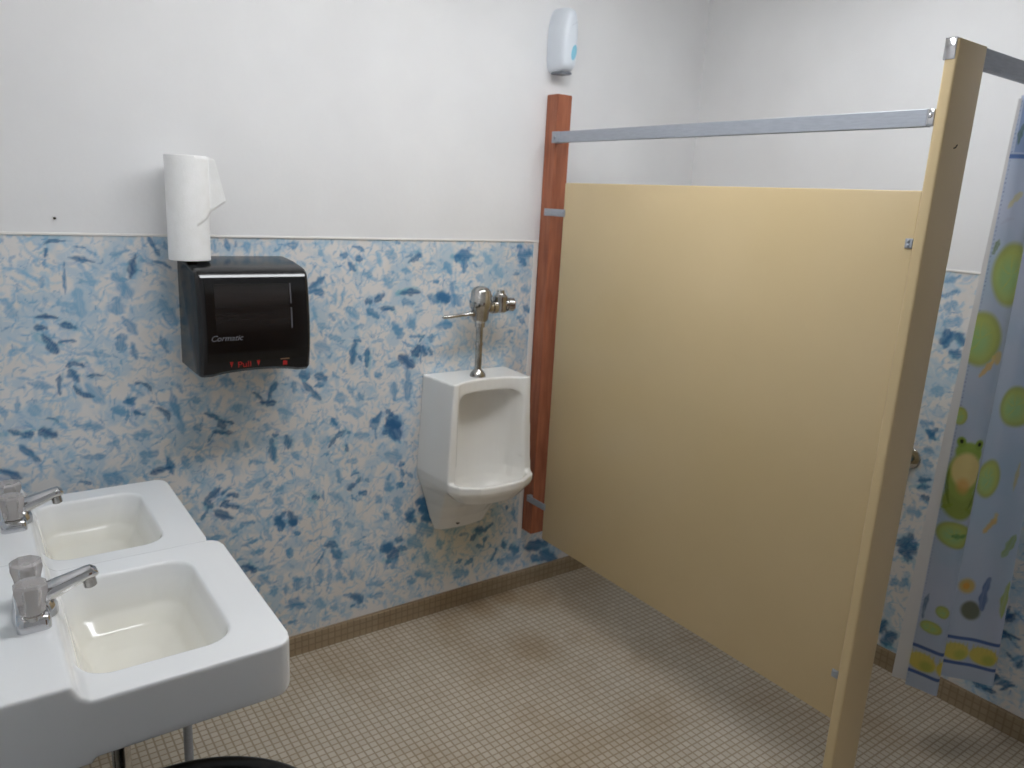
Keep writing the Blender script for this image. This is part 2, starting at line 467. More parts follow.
(-0.179,0.688,-0.150,0.708,0.026,0.000,0.550),(-0.137,0.670,-0.107,0.675,0.022,0.000,0.550),(-0.147,0.641,-0.108,0.618,0.030,0.000,0.600),(-0.338,0.752,-0.307,0.756,0.025,0.000,0.650),(-0.173,0.559,-0.148,0.579,0.017,0.000,0.650),
(-0.245,0.700,-0.179,0.724,0.026,0.000,0.700),(-0.425,0.739,-0.427,0.700,0.018,0.000,0.650),(-0.395,0.547,-0.305,0.531,0.017,0.000,0.550),(-0.178,0.539,-0.155,0.481,0.021,0.000,0.700),(-0.126,0.474,-0.105,0.491,0.018,0.000,0.600),
(0.062,0.800,0.088,0.833,0.019,0.000,0.200),(0.083,0.834,0.125,0.854,0.021,0.000,0.250),(0.128,0.801,0.134,0.771,0.016,0.000,0.200),(0.133,0.848,0.142,0.841,0.013,0.000,0.300),(0.078,0.902,0.099,0.868,0.037,0.000,0.550),
(0.163,0.833,0.218,0.825,0.032,0.000,0.600),(0.285,0.854,0.349,0.845,0.044,0.000,0.120),(0.274,0.828,0.309,0.821,0.022,0.000,0.200),(0.303,0.835,0.332,0.787,0.025,0.000,0.200),(0.229,0.883,0.251,0.848,0.039,0.000,0.400),
(0.246,0.848,0.252,0.799,0.011,0.000,0.450),(0.147,0.675,0.186,0.679,0.013,0.005,0.350),(0.137,0.622,0.164,0.639,0.027,0.000,0.150),(0.170,0.638,0.192,0.662,0.019,0.000,0.300),(0.181,0.597,0.214,0.597,0.024,0.000,0.250),
(0.208,0.653,0.220,0.640,0.017,0.000,0.400),(0.153,0.603,0.156,0.580,0.013,0.000,0.400),(0.352,0.690,0.370,0.687,0.025,0.000,0.300),(0.358,0.672,0.371,0.630,0.017,0.000,0.350),(0.348,0.600,0.372,0.601,0.028,0.000,0.350),
(0.300,0.631,0.311,0.652,0.020,0.000,0.450),(0.377,0.652,0.413,0.623,0.019,0.000,0.400),(-0.002,0.621,0.027,0.611,0.026,0.000,0.200),(0.040,0.640,0.040,0.592,0.012,0.000,0.400),(0.093,0.706,0.109,0.654,0.024,0.000,0.550),
(0.287,0.739,0.357,0.711,0.052,0.000,0.620),(0.056,0.621,0.120,0.576,0.028,0.007,0.650),(0.255,0.572,0.272,0.546,0.036,0.000,0.600),(0.284,0.510,0.309,0.459,0.024,0.000,0.550),(0.331,0.552,0.361,0.517,0.043,0.000,0.650),
(0.338,0.510,0.362,0.476,0.037,0.000,0.650),(0.380,0.473,0.417,0.483,0.038,0.000,0.400),(0.435,0.520,0.479,0.506,0.037,0.000,0.200),(0.448,0.488,0.505,0.465,0.038,0.000,0.180),(0.455,0.445,0.507,0.422,0.039,0.000,0.200),
(0.136,0.736,0.175,0.730,0.026,0.000,0.650),(0.289,0.594,0.330,0.592,0.022,0.000,0.600),(-0.029,0.875,-0.015,0.812,0.025,0.000,0.750),(0.082,0.507,0.109,0.486,0.034,0.000,0.600),(-0.136,0.558,-0.107,0.531,0.037,0.000,0.200),
(-0.087,0.542,-0.062,0.526,0.031,0.000,0.200),(0.041,0.416,0.095,0.398,0.030,0.008,0.200),(0.073,0.392,0.106,0.350,0.036,0.000,0.300),(0.046,0.406,0.003,0.339,0.010,0.005,0.300),(-0.068,0.496,-0.047,0.486,0.019,0.000,0.450),
(0.277,0.349,0.316,0.340,0.047,0.000,0.200),(0.302,0.290,0.317,0.280,0.032,0.000,0.300),(-0.080,0.314,-0.039,0.303,0.025,0.000,0.600),(-0.060,0.308,-0.061,0.264,0.040,0.000,0.480),(-0.018,0.308,-0.019,0.252,0.024,0.000,0.550),
(-0.147,0.304,-0.150,0.261,0.031,0.000,0.600),(-0.104,0.298,-0.106,0.254,0.021,0.000,0.550),(0.024,0.320,0.027,0.268,0.036,0.000,0.600),(0.062,0.316,0.065,0.258,0.022,0.000,0.650),(0.101,0.300,0.106,0.258,0.028,0.000,0.620),
(0.151,0.287,0.157,0.245,0.029,0.000,0.600),(0.123,0.266,0.123,0.242,0.022,0.000,0.650),(0.220,0.210,0.291,0.197,0.029,0.000,0.600),(0.232,0.153,0.292,0.149,0.028,0.000,0.550),(-0.092,0.228,-0.035,0.184,0.045,0.000,0.420),
(-0.113,0.206,-0.035,0.201,0.015,0.000,0.400),(-0.099,0.140,-0.062,0.135,0.020,0.000,0.400),(0.151,0.176,0.197,0.139,0.038,0.007,0.200),(0.151,0.135,0.169,0.136,0.016,0.000,0.300),(0.117,0.192,0.151,0.185,0.020,0.000,0.450),
(0.013,0.198,0.040,0.162,0.037,0.000,0.650),(0.067,0.154,0.095,0.146,0.033,0.000,0.650),(-0.099,0.433,-0.079,0.412,0.028,0.000,0.500),(-0.232,0.402,-0.214,0.376,0.027,0.000,0.150),(-0.204,0.357,-0.161,0.314,0.032,0.000,0.550),
(-0.204,0.379,-0.140,0.384,0.018,0.000,0.550),(-0.212,0.449,-0.178,0.457,0.022,0.000,0.600),(-0.230,0.496,-0.201,0.494,0.018,0.000,0.550),(0.090,0.483,0.101,0.452,0.023,0.000,0.600),(0.128,0.491,0.162,0.467,0.029,0.000,0.650),
(0.145,0.397,0.184,0.394,0.027,0.000,0.650),(0.207,0.365,0.242,0.363,0.022,0.000,0.650),(-0.210,0.327,-0.206,0.293,0.026,0.000,0.600),(0.095,0.341,0.101,0.306,0.034,0.000,0.600),(0.290,0.353,0.332,0.337,0.048,0.000,0.200),
(0.308,0.307,0.356,0.319,0.047,0.000,0.150),(0.343,0.376,0.368,0.364,0.031,0.000,0.300),(0.350,0.339,0.393,0.317,0.025,0.000,0.300),(0.384,0.449,0.420,0.477,0.031,0.000,0.200),(0.390,0.454,0.428,0.434,0.032,0.000,0.250),
(0.425,0.517,0.482,0.500,0.037,0.000,0.250),(0.445,0.484,0.496,0.455,0.039,0.000,0.250),(0.465,0.438,0.510,0.422,0.032,0.000,0.300),(0.441,0.401,0.505,0.369,0.065,0.000,0.500),(0.398,0.357,0.456,0.320,0.059,0.000,0.550),
(0.714,0.329,0.777,0.315,0.035,0.000,0.200),(0.770,0.323,0.811,0.346,0.016,0.000,0.200),(0.695,0.289,0.722,0.308,0.028,0.000,0.200),(0.724,0.257,0.767,0.240,0.022,0.000,0.350),(0.765,0.279,0.780,0.269,0.027,0.000,0.300),
(0.638,0.327,0.679,0.324,0.019,0.000,0.400),(0.868,0.242,0.874,0.208,0.026,0.000,0.200),(0.800,0.161,0.833,0.225,0.020,-0.008,0.300),(0.908,0.207,0.955,0.176,0.048,0.000,0.300),(0.874,0.156,0.964,0.146,0.050,0.000,0.500),
(0.623,0.199,0.657,0.209,0.023,0.000,0.350),(0.672,0.180,0.713,0.195,0.029,0.000,0.350),(0.618,0.155,0.688,0.137,0.055,0.000,0.500),(0.873,0.410,0.881,0.395,0.021,0.000,0.250),(0.910,0.396,0.926,0.327,0.026,0.000,0.500),
(0.339,0.288,0.327,0.255,0.042,0.000,0.450),(0.433,0.203,0.505,0.172,0.040,0.000,0.500),(0.297,0.621,0.316,0.584,0.035,0.000,0.550),(0.339,0.602,0.369,0.597,0.029,0.000,0.450),(0.539,0.325,0.547,0.286,0.031,0.000,0.650),
(0.844,0.163,0.875,0.129,0.031,0.000,0.400),(0.925,0.289,0.941,0.265,0.030,0.000,0.600),(0.476,0.285,0.490,0.238,0.032,0.000,0.600),(0.396,0.176,0.434,0.163,0.032,0.000,0.500),(0.987,0.188,1.126,0.175,0.055,0.000,0.100),
(1.082,0.141,1.182,0.075,0.063,0.000,0.200),(1.025,0.134,1.085,0.100,0.037,0.000,0.300),(-0.501,1.547,-0.471,1.488,0.016,0.000,0.200),(-0.494,1.470,-0.439,1.452,0.013,0.006,0.250),(-0.454,1.536,-0.453,1.506,0.014,0.000,0.500),
(-0.898,0.996,-0.842,0.968,0.019,0.000,0.200),(-0.873,0.948,-0.829,0.889,0.021,0.000,0.250),(-0.927,0.881,-0.877,0.847,0.025,0.000,0.150),(-0.483,1.243,-0.463,1.192,0.024,0.000,0.400),(-0.463,1.069,-0.438,0.968,0.025,0.000,0.500),
(-0.478,1.355,-0.436,1.275,0.040,0.000,0.650),(0.773,1.583,0.872,1.553,0.027,0.000,0.500),(0.315,0.872,0.351,0.787,0.041,0.000,0.150)]
RIGHT_STROKES = [(-1.208,1.507,-1.263,1.534,0.016,0.000,0.500),(-1.210,1.458,-1.259,1.485,0.013,0.000,0.400),(-1.227,1.418,-1.258,1.437,0.027,0.000,0.600),(-1.232,1.297,-1.251,1.344,0.024,0.009,0.150),(-1.249,1.279,-1.275,1.341,0.021,0.000,0.200),
(-1.286,1.335,-1.313,1.301,0.024,0.000,0.150),(-1.272,1.269,-1.313,1.262,0.023,0.000,0.200),(-1.234,1.362,-1.291,1.385,0.027,0.000,0.600),(-1.216,0.989,-1.264,1.002,0.021,0.000,0.450),(-1.240,0.973,-1.281,0.946,0.017,0.000,0.200),
(-1.280,0.991,-1.251,0.953,0.015,0.000,0.200),(-1.245,0.905,-1.282,0.901,0.017,0.000,0.500),(-1.245,0.781,-1.287,0.795,0.015,0.000,0.200),(-1.244,0.749,-1.291,0.773,0.015,0.000,0.250),(-1.270,0.726,-1.300,0.722,0.017,0.000,0.150),
(-1.230,0.656,-1.275,0.657,0.028,0.000,0.600),(-1.214,0.507,-1.257,0.566,0.029,0.009,0.100),(-1.229,0.484,-1.284,0.520,0.028,0.000,0.100),(-1.246,0.475,-1.276,0.480,0.022,0.000,0.150),(-1.268,0.525,-1.284,0.544,0.017,0.000,0.200),
(-1.215,0.343,-1.241,0.373,0.021,0.000,0.500),(-1.252,0.353,-1.277,0.389,0.021,0.000,0.500),(-1.186,0.130,-1.226,0.186,0.034,0.000,0.100),(-1.237,0.122,-1.271,0.157,0.029,0.000,0.100),(-1.216,0.101,-1.263,0.110,0.019,0.000,0.200),
(-1.598,0.394,-1.631,0.419,0.017,0.000,0.100),(-1.590,0.336,-1.627,0.340,0.021,0.000,0.150),(-1.581,0.172,-1.620,0.172,0.024,0.000,0.120),(-1.630,0.154,-1.675,0.189,0.014,0.000,0.200),(-1.569,0.125,-1.617,0.122,0.015,0.000,0.200),
(-1.633,0.442,-1.669,0.415,0.009,0.000,0.400),(-1.655,0.262,-1.691,0.302,0.011,0.000,0.450),(-1.647,0.335,-1.676,0.313,0.009,0.000,0.400),(-1.595,0.377,-1.603,0.420,0.012,0.000,0.000),(-1.618,0.389,-1.641,0.431,0.015,0.000,0.000),
(-1.612,0.355,-1.647,0.335,0.011,0.000,0.000),(-1.599,0.356,-1.579,0.322,0.012,0.000,0.050),(-1.632,0.350,-1.670,0.348,0.008,0.000,0.050),(-1.608,0.407,-1.619,0.450,0.012,0.000,0.100),(-1.566,0.180,-1.595,0.165,0.015,0.000,0.000),
(-1.598,0.151,-1.631,0.186,0.019,0.000,0.000),(-1.591,0.114,-1.636,0.125,0.012,0.000,0.050),(-1.646,0.139,-1.682,0.185,0.011,0.000,0.100),(-1.556,0.125,-1.585,0.111,0.012,0.000,0.100),(-1.677,0.244,-1.688,0.282,0.012,0.000,0.100),
(-1.638,0.284,-1.666,0.269,0.008,0.000,0.150),(-1.283,1.206,-1.323,1.207,0.020,0.000,0.650),(-1.235,1.122,-1.277,1.124,0.028,0.000,0.650),(-1.254,0.854,-1.284,0.848,0.021,0.000,0.600)]

# ------------------------------------------------------------------ materials
M = {}
M['paint'] = noise_mat('white_wall_paint', lin(229, 229, 230), lin(234, 234, 235), 3.0, 0.55, bump=0.03, bscale=60)
M['ceiling'] = noise_mat('ceiling_paint', lin(228, 228, 224), lin(234, 234, 230), 3.0, 0.8)
M['trim'] = mat('trim_white', lin(232, 230, 226), 0.4)
M['wallpaper'] = attr_mat('blue_brushed_wallpaper', 0.55)
M['curtain'] = attr_mat('printed_curtain_vinyl', 0.38)
M['liner'] = mat('white_liner_vinyl', lin(222, 221, 222), 0.35)
for k_, f_ in (('curtain', 0.55), ('liner', 0.4)):            # thin vinyl lets some light through
    n_ = M[k_].node_tree
    p_, o_ = n_.nodes['Principled BSDF'], n_.nodes['Material Output']
    t_, x_ = n_.nodes.new('ShaderNodeBsdfTranslucent'), n_.nodes.new('ShaderNodeMixShader')
    x_.inputs[0].default_value = f_
    if p_.inputs['Base Color'].is_linked:
        n_.links.new(p_.inputs['Base Color'].links[0].from_socket, t_.inputs[0])
    else:
        t_.inputs[0].default_value = p_.inputs['Base Color'].default_value
    n_.links.new(p_.outputs[0], x_.inputs[1])
    n_.links.new(t_.outputs[0], x_.inputs[2])
    n_.links.new(x_.outputs[0], o_.inputs[0])
M['china'] = mat('sink_china', lin(238, 239, 240), 0.1, IOR=1.5, Coat_Weight=0.2, Coat_Roughness=0.05)
_nt = M['china'].node_tree                                  # slightly warmer tint towards the bottom of the bowl
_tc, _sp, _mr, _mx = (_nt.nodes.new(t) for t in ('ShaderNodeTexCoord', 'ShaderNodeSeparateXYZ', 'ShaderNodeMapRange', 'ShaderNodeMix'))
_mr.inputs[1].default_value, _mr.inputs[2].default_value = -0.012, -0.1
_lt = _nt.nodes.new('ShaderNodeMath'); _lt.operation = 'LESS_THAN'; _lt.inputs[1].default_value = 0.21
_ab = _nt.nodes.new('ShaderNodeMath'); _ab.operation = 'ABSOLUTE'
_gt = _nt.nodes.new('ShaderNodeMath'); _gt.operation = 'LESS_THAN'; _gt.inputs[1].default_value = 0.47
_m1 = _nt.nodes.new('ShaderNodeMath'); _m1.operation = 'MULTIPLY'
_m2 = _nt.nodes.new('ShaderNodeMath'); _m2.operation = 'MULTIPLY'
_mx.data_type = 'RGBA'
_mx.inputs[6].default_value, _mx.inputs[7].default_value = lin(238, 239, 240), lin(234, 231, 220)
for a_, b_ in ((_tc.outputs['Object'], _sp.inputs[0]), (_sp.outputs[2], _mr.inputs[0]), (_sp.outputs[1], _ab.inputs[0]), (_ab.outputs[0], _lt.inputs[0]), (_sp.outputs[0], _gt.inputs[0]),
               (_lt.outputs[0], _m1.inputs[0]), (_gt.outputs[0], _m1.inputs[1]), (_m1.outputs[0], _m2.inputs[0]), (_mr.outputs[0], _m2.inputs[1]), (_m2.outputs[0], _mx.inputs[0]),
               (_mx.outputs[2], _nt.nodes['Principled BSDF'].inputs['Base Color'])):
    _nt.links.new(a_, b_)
M['china_warm'] = noise_mat('urinal_china', lin(236, 234, 229), lin(240, 239, 236), 3.0, 0.1)
M['chrome'] = mat('chrome', lin(205, 205, 208), 0.12, 1.0)
M['worn_chrome'] = noise_mat('worn_chrome', lin(165, 162, 157), lin(200, 198, 195), 25, 0.18, metal=1.0)
M['alu'] = noise_mat('brushed_aluminium', lin(164, 169, 178), lin(172, 177, 186), 30, 0.5, stretch=(1, 1, 8), metal=0.5)
M['acrylic'] = mat('clear_acrylic', lin(232, 226, 224), 0.2, IOR=1.49, Transmission_Weight=0.7)
M['tan'] = noise_mat('tan_enamel', lin(203, 181, 139), lin(207, 185, 144), 2.0, 0.3, bump=0.012, bscale=90)
M['wood'] = noise_mat('red_brown_stained_wood', lin(142, 80, 54), lin(178, 108, 76), 9, 0.42, stretch=(7, 7, 0.7), lo=0.3, hi=0.72)
M['black'] = mat('black_plastic', lin(26, 26, 28), 0.22)
M['smoke'] = noise_mat('smoky_cover_plastic', lin(15, 15, 16), lin(20, 20, 21), 3.0, 0.12, stretch=(1, 1, 5))
M['gloss'] = mat('glossy_black_plastic', lin(30, 30, 32), 0.08, IOR=1.7)
M['window'] = noise_mat('smoky_window_plastic', lin(17, 17, 18), lin(42, 40, 40), 3.0, 0.14, stretch=(0.4, 1, 7))
M['silver'] = mat('silver_print', lin(112, 112, 118), 0.4)
M['red'] = mat('red_print', lin(170, 32, 28), 0.5)
M['labeltan'] = mat('tan_print', lin(140, 110, 80), 0.5)
M['seam'] = mat('cover_seam', lin(84, 84, 90), 0.3)
M['paper'] = noise_mat('paper_towel', lin(242, 242, 241), lin(246, 246, 246), 30, 0.9, bump=0.12, bscale=220)
M['card'] = mat('cardboard_core', lin(160, 130, 95), 0.9)
M['whiteplastic'] = mat('white_plastic', lin(222, 228, 236), 0.3)
M['greyplastic'] = mat('grey_plastic', lin(120, 124, 132), 0.4)
M['teal'] = mat('teal_print', lin(140, 200, 222), 0.35)
M['bag'] = noise_mat('black_bin_plastic', lin(14, 13, 12), lin(24, 21, 19), 12, 0.35)
M['dark'] = mat('dark_hole', lin(30, 28, 26), 0.8)
M['lamp'] = mat('lamp_diffuser', lin(245, 245, 240), 0.5, Emission_Color=(0.945, 0.968, 1.0, 1), Emission_Strength=LAMP)
M['glass'] = mat('added_window_glass', lin(235, 240, 245), 0.05, Transmission_Weight=1.0)
M['door'] = noise_mat('entry_door_wood', lin(120, 82, 52), lin(146, 102, 66), 6, 0.45, stretch=(6, 6, 0.6))


def tile_mat(name, pitch, c1, c2, grout, axes, stains=()):
    m = mat(name, c1, 0.42)
    nt = m.node_tree
    L = nt.links.new
    b = nt.nodes['Principled BSDF']
    tc = nt.nodes.new('ShaderNodeTexCoord')
    sp = nt.nodes.new('ShaderNodeSeparateXYZ')
    L(tc.outputs['Object'], sp.inputs[0])

    def math_(op, a, bb=None):
        n = nt.nodes.new('ShaderNodeMath')
        n.operation = op
        for i, q in enumerate((a, bb)):
            if q is None: continue
            if isinstance(q, (int, float)): n.inputs[i].default_value = q
            else: L(q, n.inputs[i])
        return n.outputs[0]
    cells, dist = [], []
    for k in axes:
        u = math_('DIVIDE', sp.outputs[k], pitch)
        cells.append(math_('FLOOR', u))
        f = math_('FRACT', u)
        dist.append(math_('MINIMUM', f, math_('SUBTRACT', 1.0, f)))
    d = math_('MINIMUM', dist[0], dist[1])
    mr = nt.nodes.new('ShaderNodeMapRange')
    mr.interpolation_type = 'SMOOTHSTEP'
    mr.inputs[1].default_value, mr.inputs[2].default_value = 0.02, 0.17
    L(d, mr.inputs[0])
    cb = nt.nodes.new('ShaderNodeCombineXYZ')
    L(cells[0], cb.inputs[0]); L(cells[1], cb.inputs[1])
    wn = nt.nodes.new('ShaderNodeTexWhiteNoise')
    L(cb.outputs[0], wn.inputs[0])
    rp = nt.nodes.new('ShaderNodeValToRGB')
    rp.color_ramp.elements[0].color = c1
    rp.color_ramp.elements[1].color = c2
    L(wn.outputs[0], rp.inputs[0])
    mx = nt.nodes.new('ShaderNodeMix'); mx.data_type = 'RGBA'
    L(mr.outputs[0], mx.inputs[0])
    mx.inputs[6].default_value = grout
    L(rp.outputs[0], mx.inputs[7])
    col = mx.outputs[2]
    # worn-in dirt: broad noise plus a few stains with their own places
    nz = nt.nodes.new('ShaderNodeTexNoise')
    nz.inputs['Scale'].default_value = 2.6
    nz.inputs['Detail'].default_value = 5
    L(tc.outputs['Object'], nz.inputs[0])
    dr = nt.nodes.new('ShaderNodeMapRange')
    dr.inputs[1].default_value, dr.inputs[2].default_value = 0.48, 0.75
    dr.inputs[4].default_value = 0.55
    L(nz.outputs[0], dr.inputs[0])
    fac = dr.outputs[0]
    for sx, sy, sr, sa in stains:
        vm = nt.nodes.new('ShaderNodeVectorMath'); vm.operation = 'DISTANCE'
        L(tc.outputs['Object'], vm.inputs[0]); vm.inputs[1].default_value = (sx, sy, 0)
        q = nt.nodes.new('ShaderNodeMapRange'); q.interpolation_type = 'SMOOTHSTEP'
        q.inputs[1].default_value, q.inputs[2].default_value = sr, sr * 0.2
        q.inputs[3].default_value, q.inputs[4].default_value = 0.0, sa
        w = math_('ADD', vm.outputs[1], math_('MULTIPLY', math_('SUBTRACT', nz.outputs[0], 0.5), sr * 1.2))
        L(w, q.inputs[0])
        fac = math_('MAXIMUM', fac, q.outputs[0])
    m2 = nt.nodes.new('ShaderNodeMix'); m2.data_type = 'RGBA'; m2.blend_type = 'MULTIPLY'
    L(fac, m2.inputs[0])
    L(col, m2.inputs[6])
    m2.inputs[7].default_value = lin(208, 188, 158)
    L(m2.outputs[2], b.inputs['Base Color'])
    bp = nt.nodes.new('ShaderNodeBump')
    bp.inputs['Strength'].default_value = 0.35
    bp.inputs['Distance'].default_value = 0.002
    L(mr.outputs[0], bp.inputs['Height'])
    L(bp.outputs[0], b.inputs['Normal'])
    return m


PITCH = 0.0255
M['floor'] = tile_mat('small_square_floor_tile', PITCH, lin(192, 181, 164), lin(202, 192, 177), lin(156, 139, 115), (0, 1),
                      stains=((0.7, -0.05, 0.16, 0.75), (0.85, -0.05, 0.12, 0.75), (0.72, -0.43, 0.17, 0.5), (1.0, -0.13, 0.2, 0.6)))
M['base_x'] = tile_mat('tile_base_long', PITCH * 1.03, lin(156, 138, 112), lin(166, 148, 122), lin(140, 121, 96), (0, 2))
M['base_y'] = tile_mat('tile_base_cross', PITCH * 1.03, lin(156, 138, 112), lin(166, 148, 122), lin(140, 121, 96), (1, 2))

M['entry'] = noise_mat('entry_wall_paint', lin(190, 188, 184), lin(196, 194, 190), 3.0, 0.6)

# ------------------------------------------------------------------ the room
T = 0.12
S = lambda o: tag(o, kind='structure')
S(obj('floor', box(XE - T, XR + T, YF - T, T, -0.1, 0), M['floor']))
S(obj('ceiling', box(XE - T, XR + T, YF - T, T, ZC, ZC + 0.1), M['ceiling']))
bm = box(XE - T, XR + T, 0, T, ZW, ZC)
add_box(bm, XE - T, XR + T, 0.004, T, 0, ZW)
S(obj('wall_back', bm, M['paint']))
bm = box(XR, XR + T, YF - T, 0, ZW, ZC)
add_box(bm, XR + 0.004, XR + T, YF - T, 0.004, 0, ZW)
S(obj('wall_right', bm, M['paint']))
bm = box(XL - T, XL, YR, 0, ZW, ZC)
add_box(bm, XL - T, XL - 0.004, YR, 0.004, 0, ZW)
add_box(bm, XE, XL - T, YR, YR + T, 0, ZC)
S(obj('wall_left', bm, M['paint']))
# entry side wall with an opening for the added window
W0, W1, WZ0, WZ1 = -3.0, -1.9, 1.15, 2.1
bm = box(XE - T, XE, YF - T, YR + T, 0, WZ0)
add_box(bm, XE - T, XE, YF - T, YR + T, WZ1, ZC)
add_box(bm, XE - T, XE, YF - T, W0, WZ0, WZ1)
add_box(bm, XE - T, XE, W1, YR + T, WZ0, WZ1)
S(obj('wall_entry', bm, M['entry']))
win = S(obj('added_window_1', box(XE - 0.07, XE - 0.06, W0, W1, WZ0, WZ1), M['glass']))  # unseen window, added to go with the cool fill lamp
bm = BM()
for a, b_, c, d in ((W0, W0 + 0.05, WZ0, WZ1), (W1 - 0.05, W1, WZ0, WZ1), (W0 + 0.05, W1 - 0.05, WZ0, WZ0 + 0.05), (W0 + 0.05, W1 - 0.05, WZ1 - 0.05, WZ1), (-2.47, -2.43, WZ0 + 0.05, WZ1 - 0.05)):
    add_box(bm, XE - 0.055, XE - 0.005, a, b_, c, d)
fr = obj('added_window_frame', bm, M['trim'], win)
bm = box(XE - T, XR + T, YF - T, YF, 0, ZC)
S(obj('wall_front', bm, M['paint']))
dr = S(obj('door_1', box(0.2, 1.1, YF, YF + 0.03, 0, 2.05), M['door']))
bm = BM()
add_lathe(bm, (0.28, YF + 0.03, 1.0), (0, 1, 0), [(0, 0.03), (0.006, 0.03), (0.008, 0.011), (0.035, 0.011), (0.04, 0.026), (0.06, 0.03), (0.07, 0.02)])
obj('door_knob', bm, M['chrome'], dr, 40)
bm = box(0.12, 0.2, YF, YF + 0.035, 0, 2.13)
add_box(bm, 1.1, 1.18, YF, YF + 0.035, 0, 2.13)
add_box(bm, 0.2, 1.1, YF, YF + 0.035, 2.05, 2.13)
S(obj('trim_4', bm, M['trim']))


def wallpaper(umin, umax, step, n_light, n_mid, strokes, seed, dark_random=(), width_per=None):
    r = np.random.default_rng(seed)
    u = np.arange(umin, umax + step, step)
    u[-1] = umax
    v = np.linspace(0, ZW, int(ZW / step) + 1)
    P = Painter(u, v, lin(224, 222, 221))
    P.set_warp(0.0065, 45.0, seed + 40)
    n1 = fbm(P.U + 9, P.V + 3, 9.0, seed, 3)
    n2 = fbm(P.U + 4, P.V + 7, 22.0, seed + 1, 3)
    P.put((slice(None), slice(None)), np.clip((n1 - 0.48) * 5, 0, 1) * 0.5, lin(218, 213, 208))
    P.put((slice(None), slice(None)), np.clip((n2 - 0.48) * 6, 0, 1) * 0.68, lin(172, 198, 216))
    ang = fbm(P.U + 1, P.V + 2, 6.0, seed + 2, 2)
    i_, j_ = len(u), len(v)

    def one(col, L, w, alpha, br):
        cu, cv = r.uniform(umin, umax), r.uniform(0.09, ZW)
        a0 = ang[min(i_ - 1, int((cu - umin) / step)), min(j_ - 1, int(cv / step))]
        a = (a0 - 0.5) * 11.0 + r.normal(0, 0.5) + (math.pi / 2 if r.random() < 0.45 else 0)
        dx, dz = math.cos(a) * L / 2, math.sin(a) * L / 2
        P.stroke(cu - dx, cv - dz, cu + dx, cv + dz, w, r.normal(0, 0.18) * L, col, alpha, soft=0.6, bristle=br, rng=r, blunt=0.6)
    for k in range(n_light):
        t = r.random()
        one(lin(112 + 58 * t, 168 + 34 * t, 206 + 14 * t), r.uniform(0.016, 0.06), r.uniform(0.005, 0.016), r.uniform(0.5, 0.9), 0.5)
        if k % 3 == 0:
            one(lin(223, 222, 221), r.uniform(0.018, 0.05), r.uniform(0.004, 0.012), 0.8, 0.4)
    for k in range(n_mid):
        t = r.random()
        one(lin(74 + 40 * t, 140 + 30 * t, 188 + 14 * t), r.uniform(0.012, 0.045), r.uniform(0.004, 0.013), r.uniform(0.5, 0.85), 0.5)
    for k in range(n_light // 5):
        one(lin(219, 217, 216), r.uniform(0.015, 0.04), r.uniform(0.003, 0.009), 0.75, 0.4)
    c0, c1, c2 = np.array(lin(16, 74, 124)), np.array(lin(70, 140, 188)), np.array(lin(142, 188, 216))
    for (x0, z0, x1, z1, w, bend, t) in strokes:             # paler washes around the darker leaves
        if t < 0.35:
            for q in range(2):
                o = r.normal(0, 0.013, 4)
                P.stroke(x0 + o[0], z0 + o[1], x1 + o[2], z1 + o[3], w * r.uniform(0.7, 1.2), bend, lin(86 + r.uniform(0, 40), 150 + r.uniform(0, 26), 198), 0.6, soft=0.7, bristle=0.5, rng=r)
    for (x0, z0, x1, z1, w, bend, t) in sorted(strokes, key=lambda q: -q[6]):
        t *= 1.12
        c = c0 + (c1 - c0) * (t / 0.5) if t < 0.5 else c1 + (c2 - c1) * min(1, (t - 0.5) / 0.5)
        P.stroke(x0, z0, x1, z1, w * 1.22, bend, c, 0.97 if t < 0.4 else 0.85, soft=0.5, bristle=0.4 if t < 0.4 else 0.45, rng=r, blunt=0.55, warp=0.7)
    # loose leaf clusters where the photograph shows none clearly
    for (u0, u1, n) in dark_random:
        for k in range(n):
            cu, cv = r.uniform(u0, u1), r.uniform(0.12, ZW - 0.06)
            a0, nl = r.uniform(0, 6.28), r.integers(3, 7)
            for q in range(nl):
                a = a0 + q * r.uniform(0.5, 1.1)
                l0, l1 = r.uniform(0.004, 0.014), r.uniform(0.025, 0.05)
                P.stroke(cu + l0 * math.cos(a), cv + l0 * math.sin(a), cu + l1 * math.cos(a), cv + l1 * math.sin(a), r.uniform(0.01, 0.018),
                         r.normal(0, 0.003), lin(36 + r.uniform(0, 40), 92 + r.uniform(0, 40), 140 + r.uniform(0, 30)), 0.9, rng=r)
    return P


# yellowed, water-stained paper under the urinal
Pb = wallpaper(XL, XR, 0.0035, 8500, 2600, BACK_STROKES, 5, dark_random=((1.1, XR, 26),))
st = np.clip(1.35 - np.sqrt(((Pb.U - 0.66) / 0.24) ** 2 + ((Pb.V - 0.36) / 0.22) ** 2), 0, 1)
Pb.c *= 1 - st[..., None] * (1 - np.array([0.90, 0.86, 0.70]))
pos = np.stack([Pb.U, np.zeros_like(Pb.U), Pb.V], -1)
S(sheet('wall_back_wallpaper', pos, Pb.c, M['wallpaper']))
Pr = wallpaper(YF, 0, 0.004, 8000, 1500, [(a, q, c, d, w * 1.5, e, t) for a, q, c, d, w, e, t in RIGHT_STROKES], 6, dark_random=((YF, -1.8, 30), (-1.05, -0.02, 24)))
pos = np.stack([np.full_like(Pr.U, XR), Pr.U, Pr.V], -1)[::-1]
S(sheet('wall_right_wallpaper', pos, Pr.c[::-1], M['wallpaper']))
Pl = wallpaper(YR, 0, 0.009, 3500, 800, [], 8, dark_random=((YR, 0, 36),))
pos = np.stack([np.full_like(Pl.U, XL), Pl.U, Pl.V], -1)
S(sheet('wall_left_wallpaper', pos, Pl.c, M['wallpaper']))

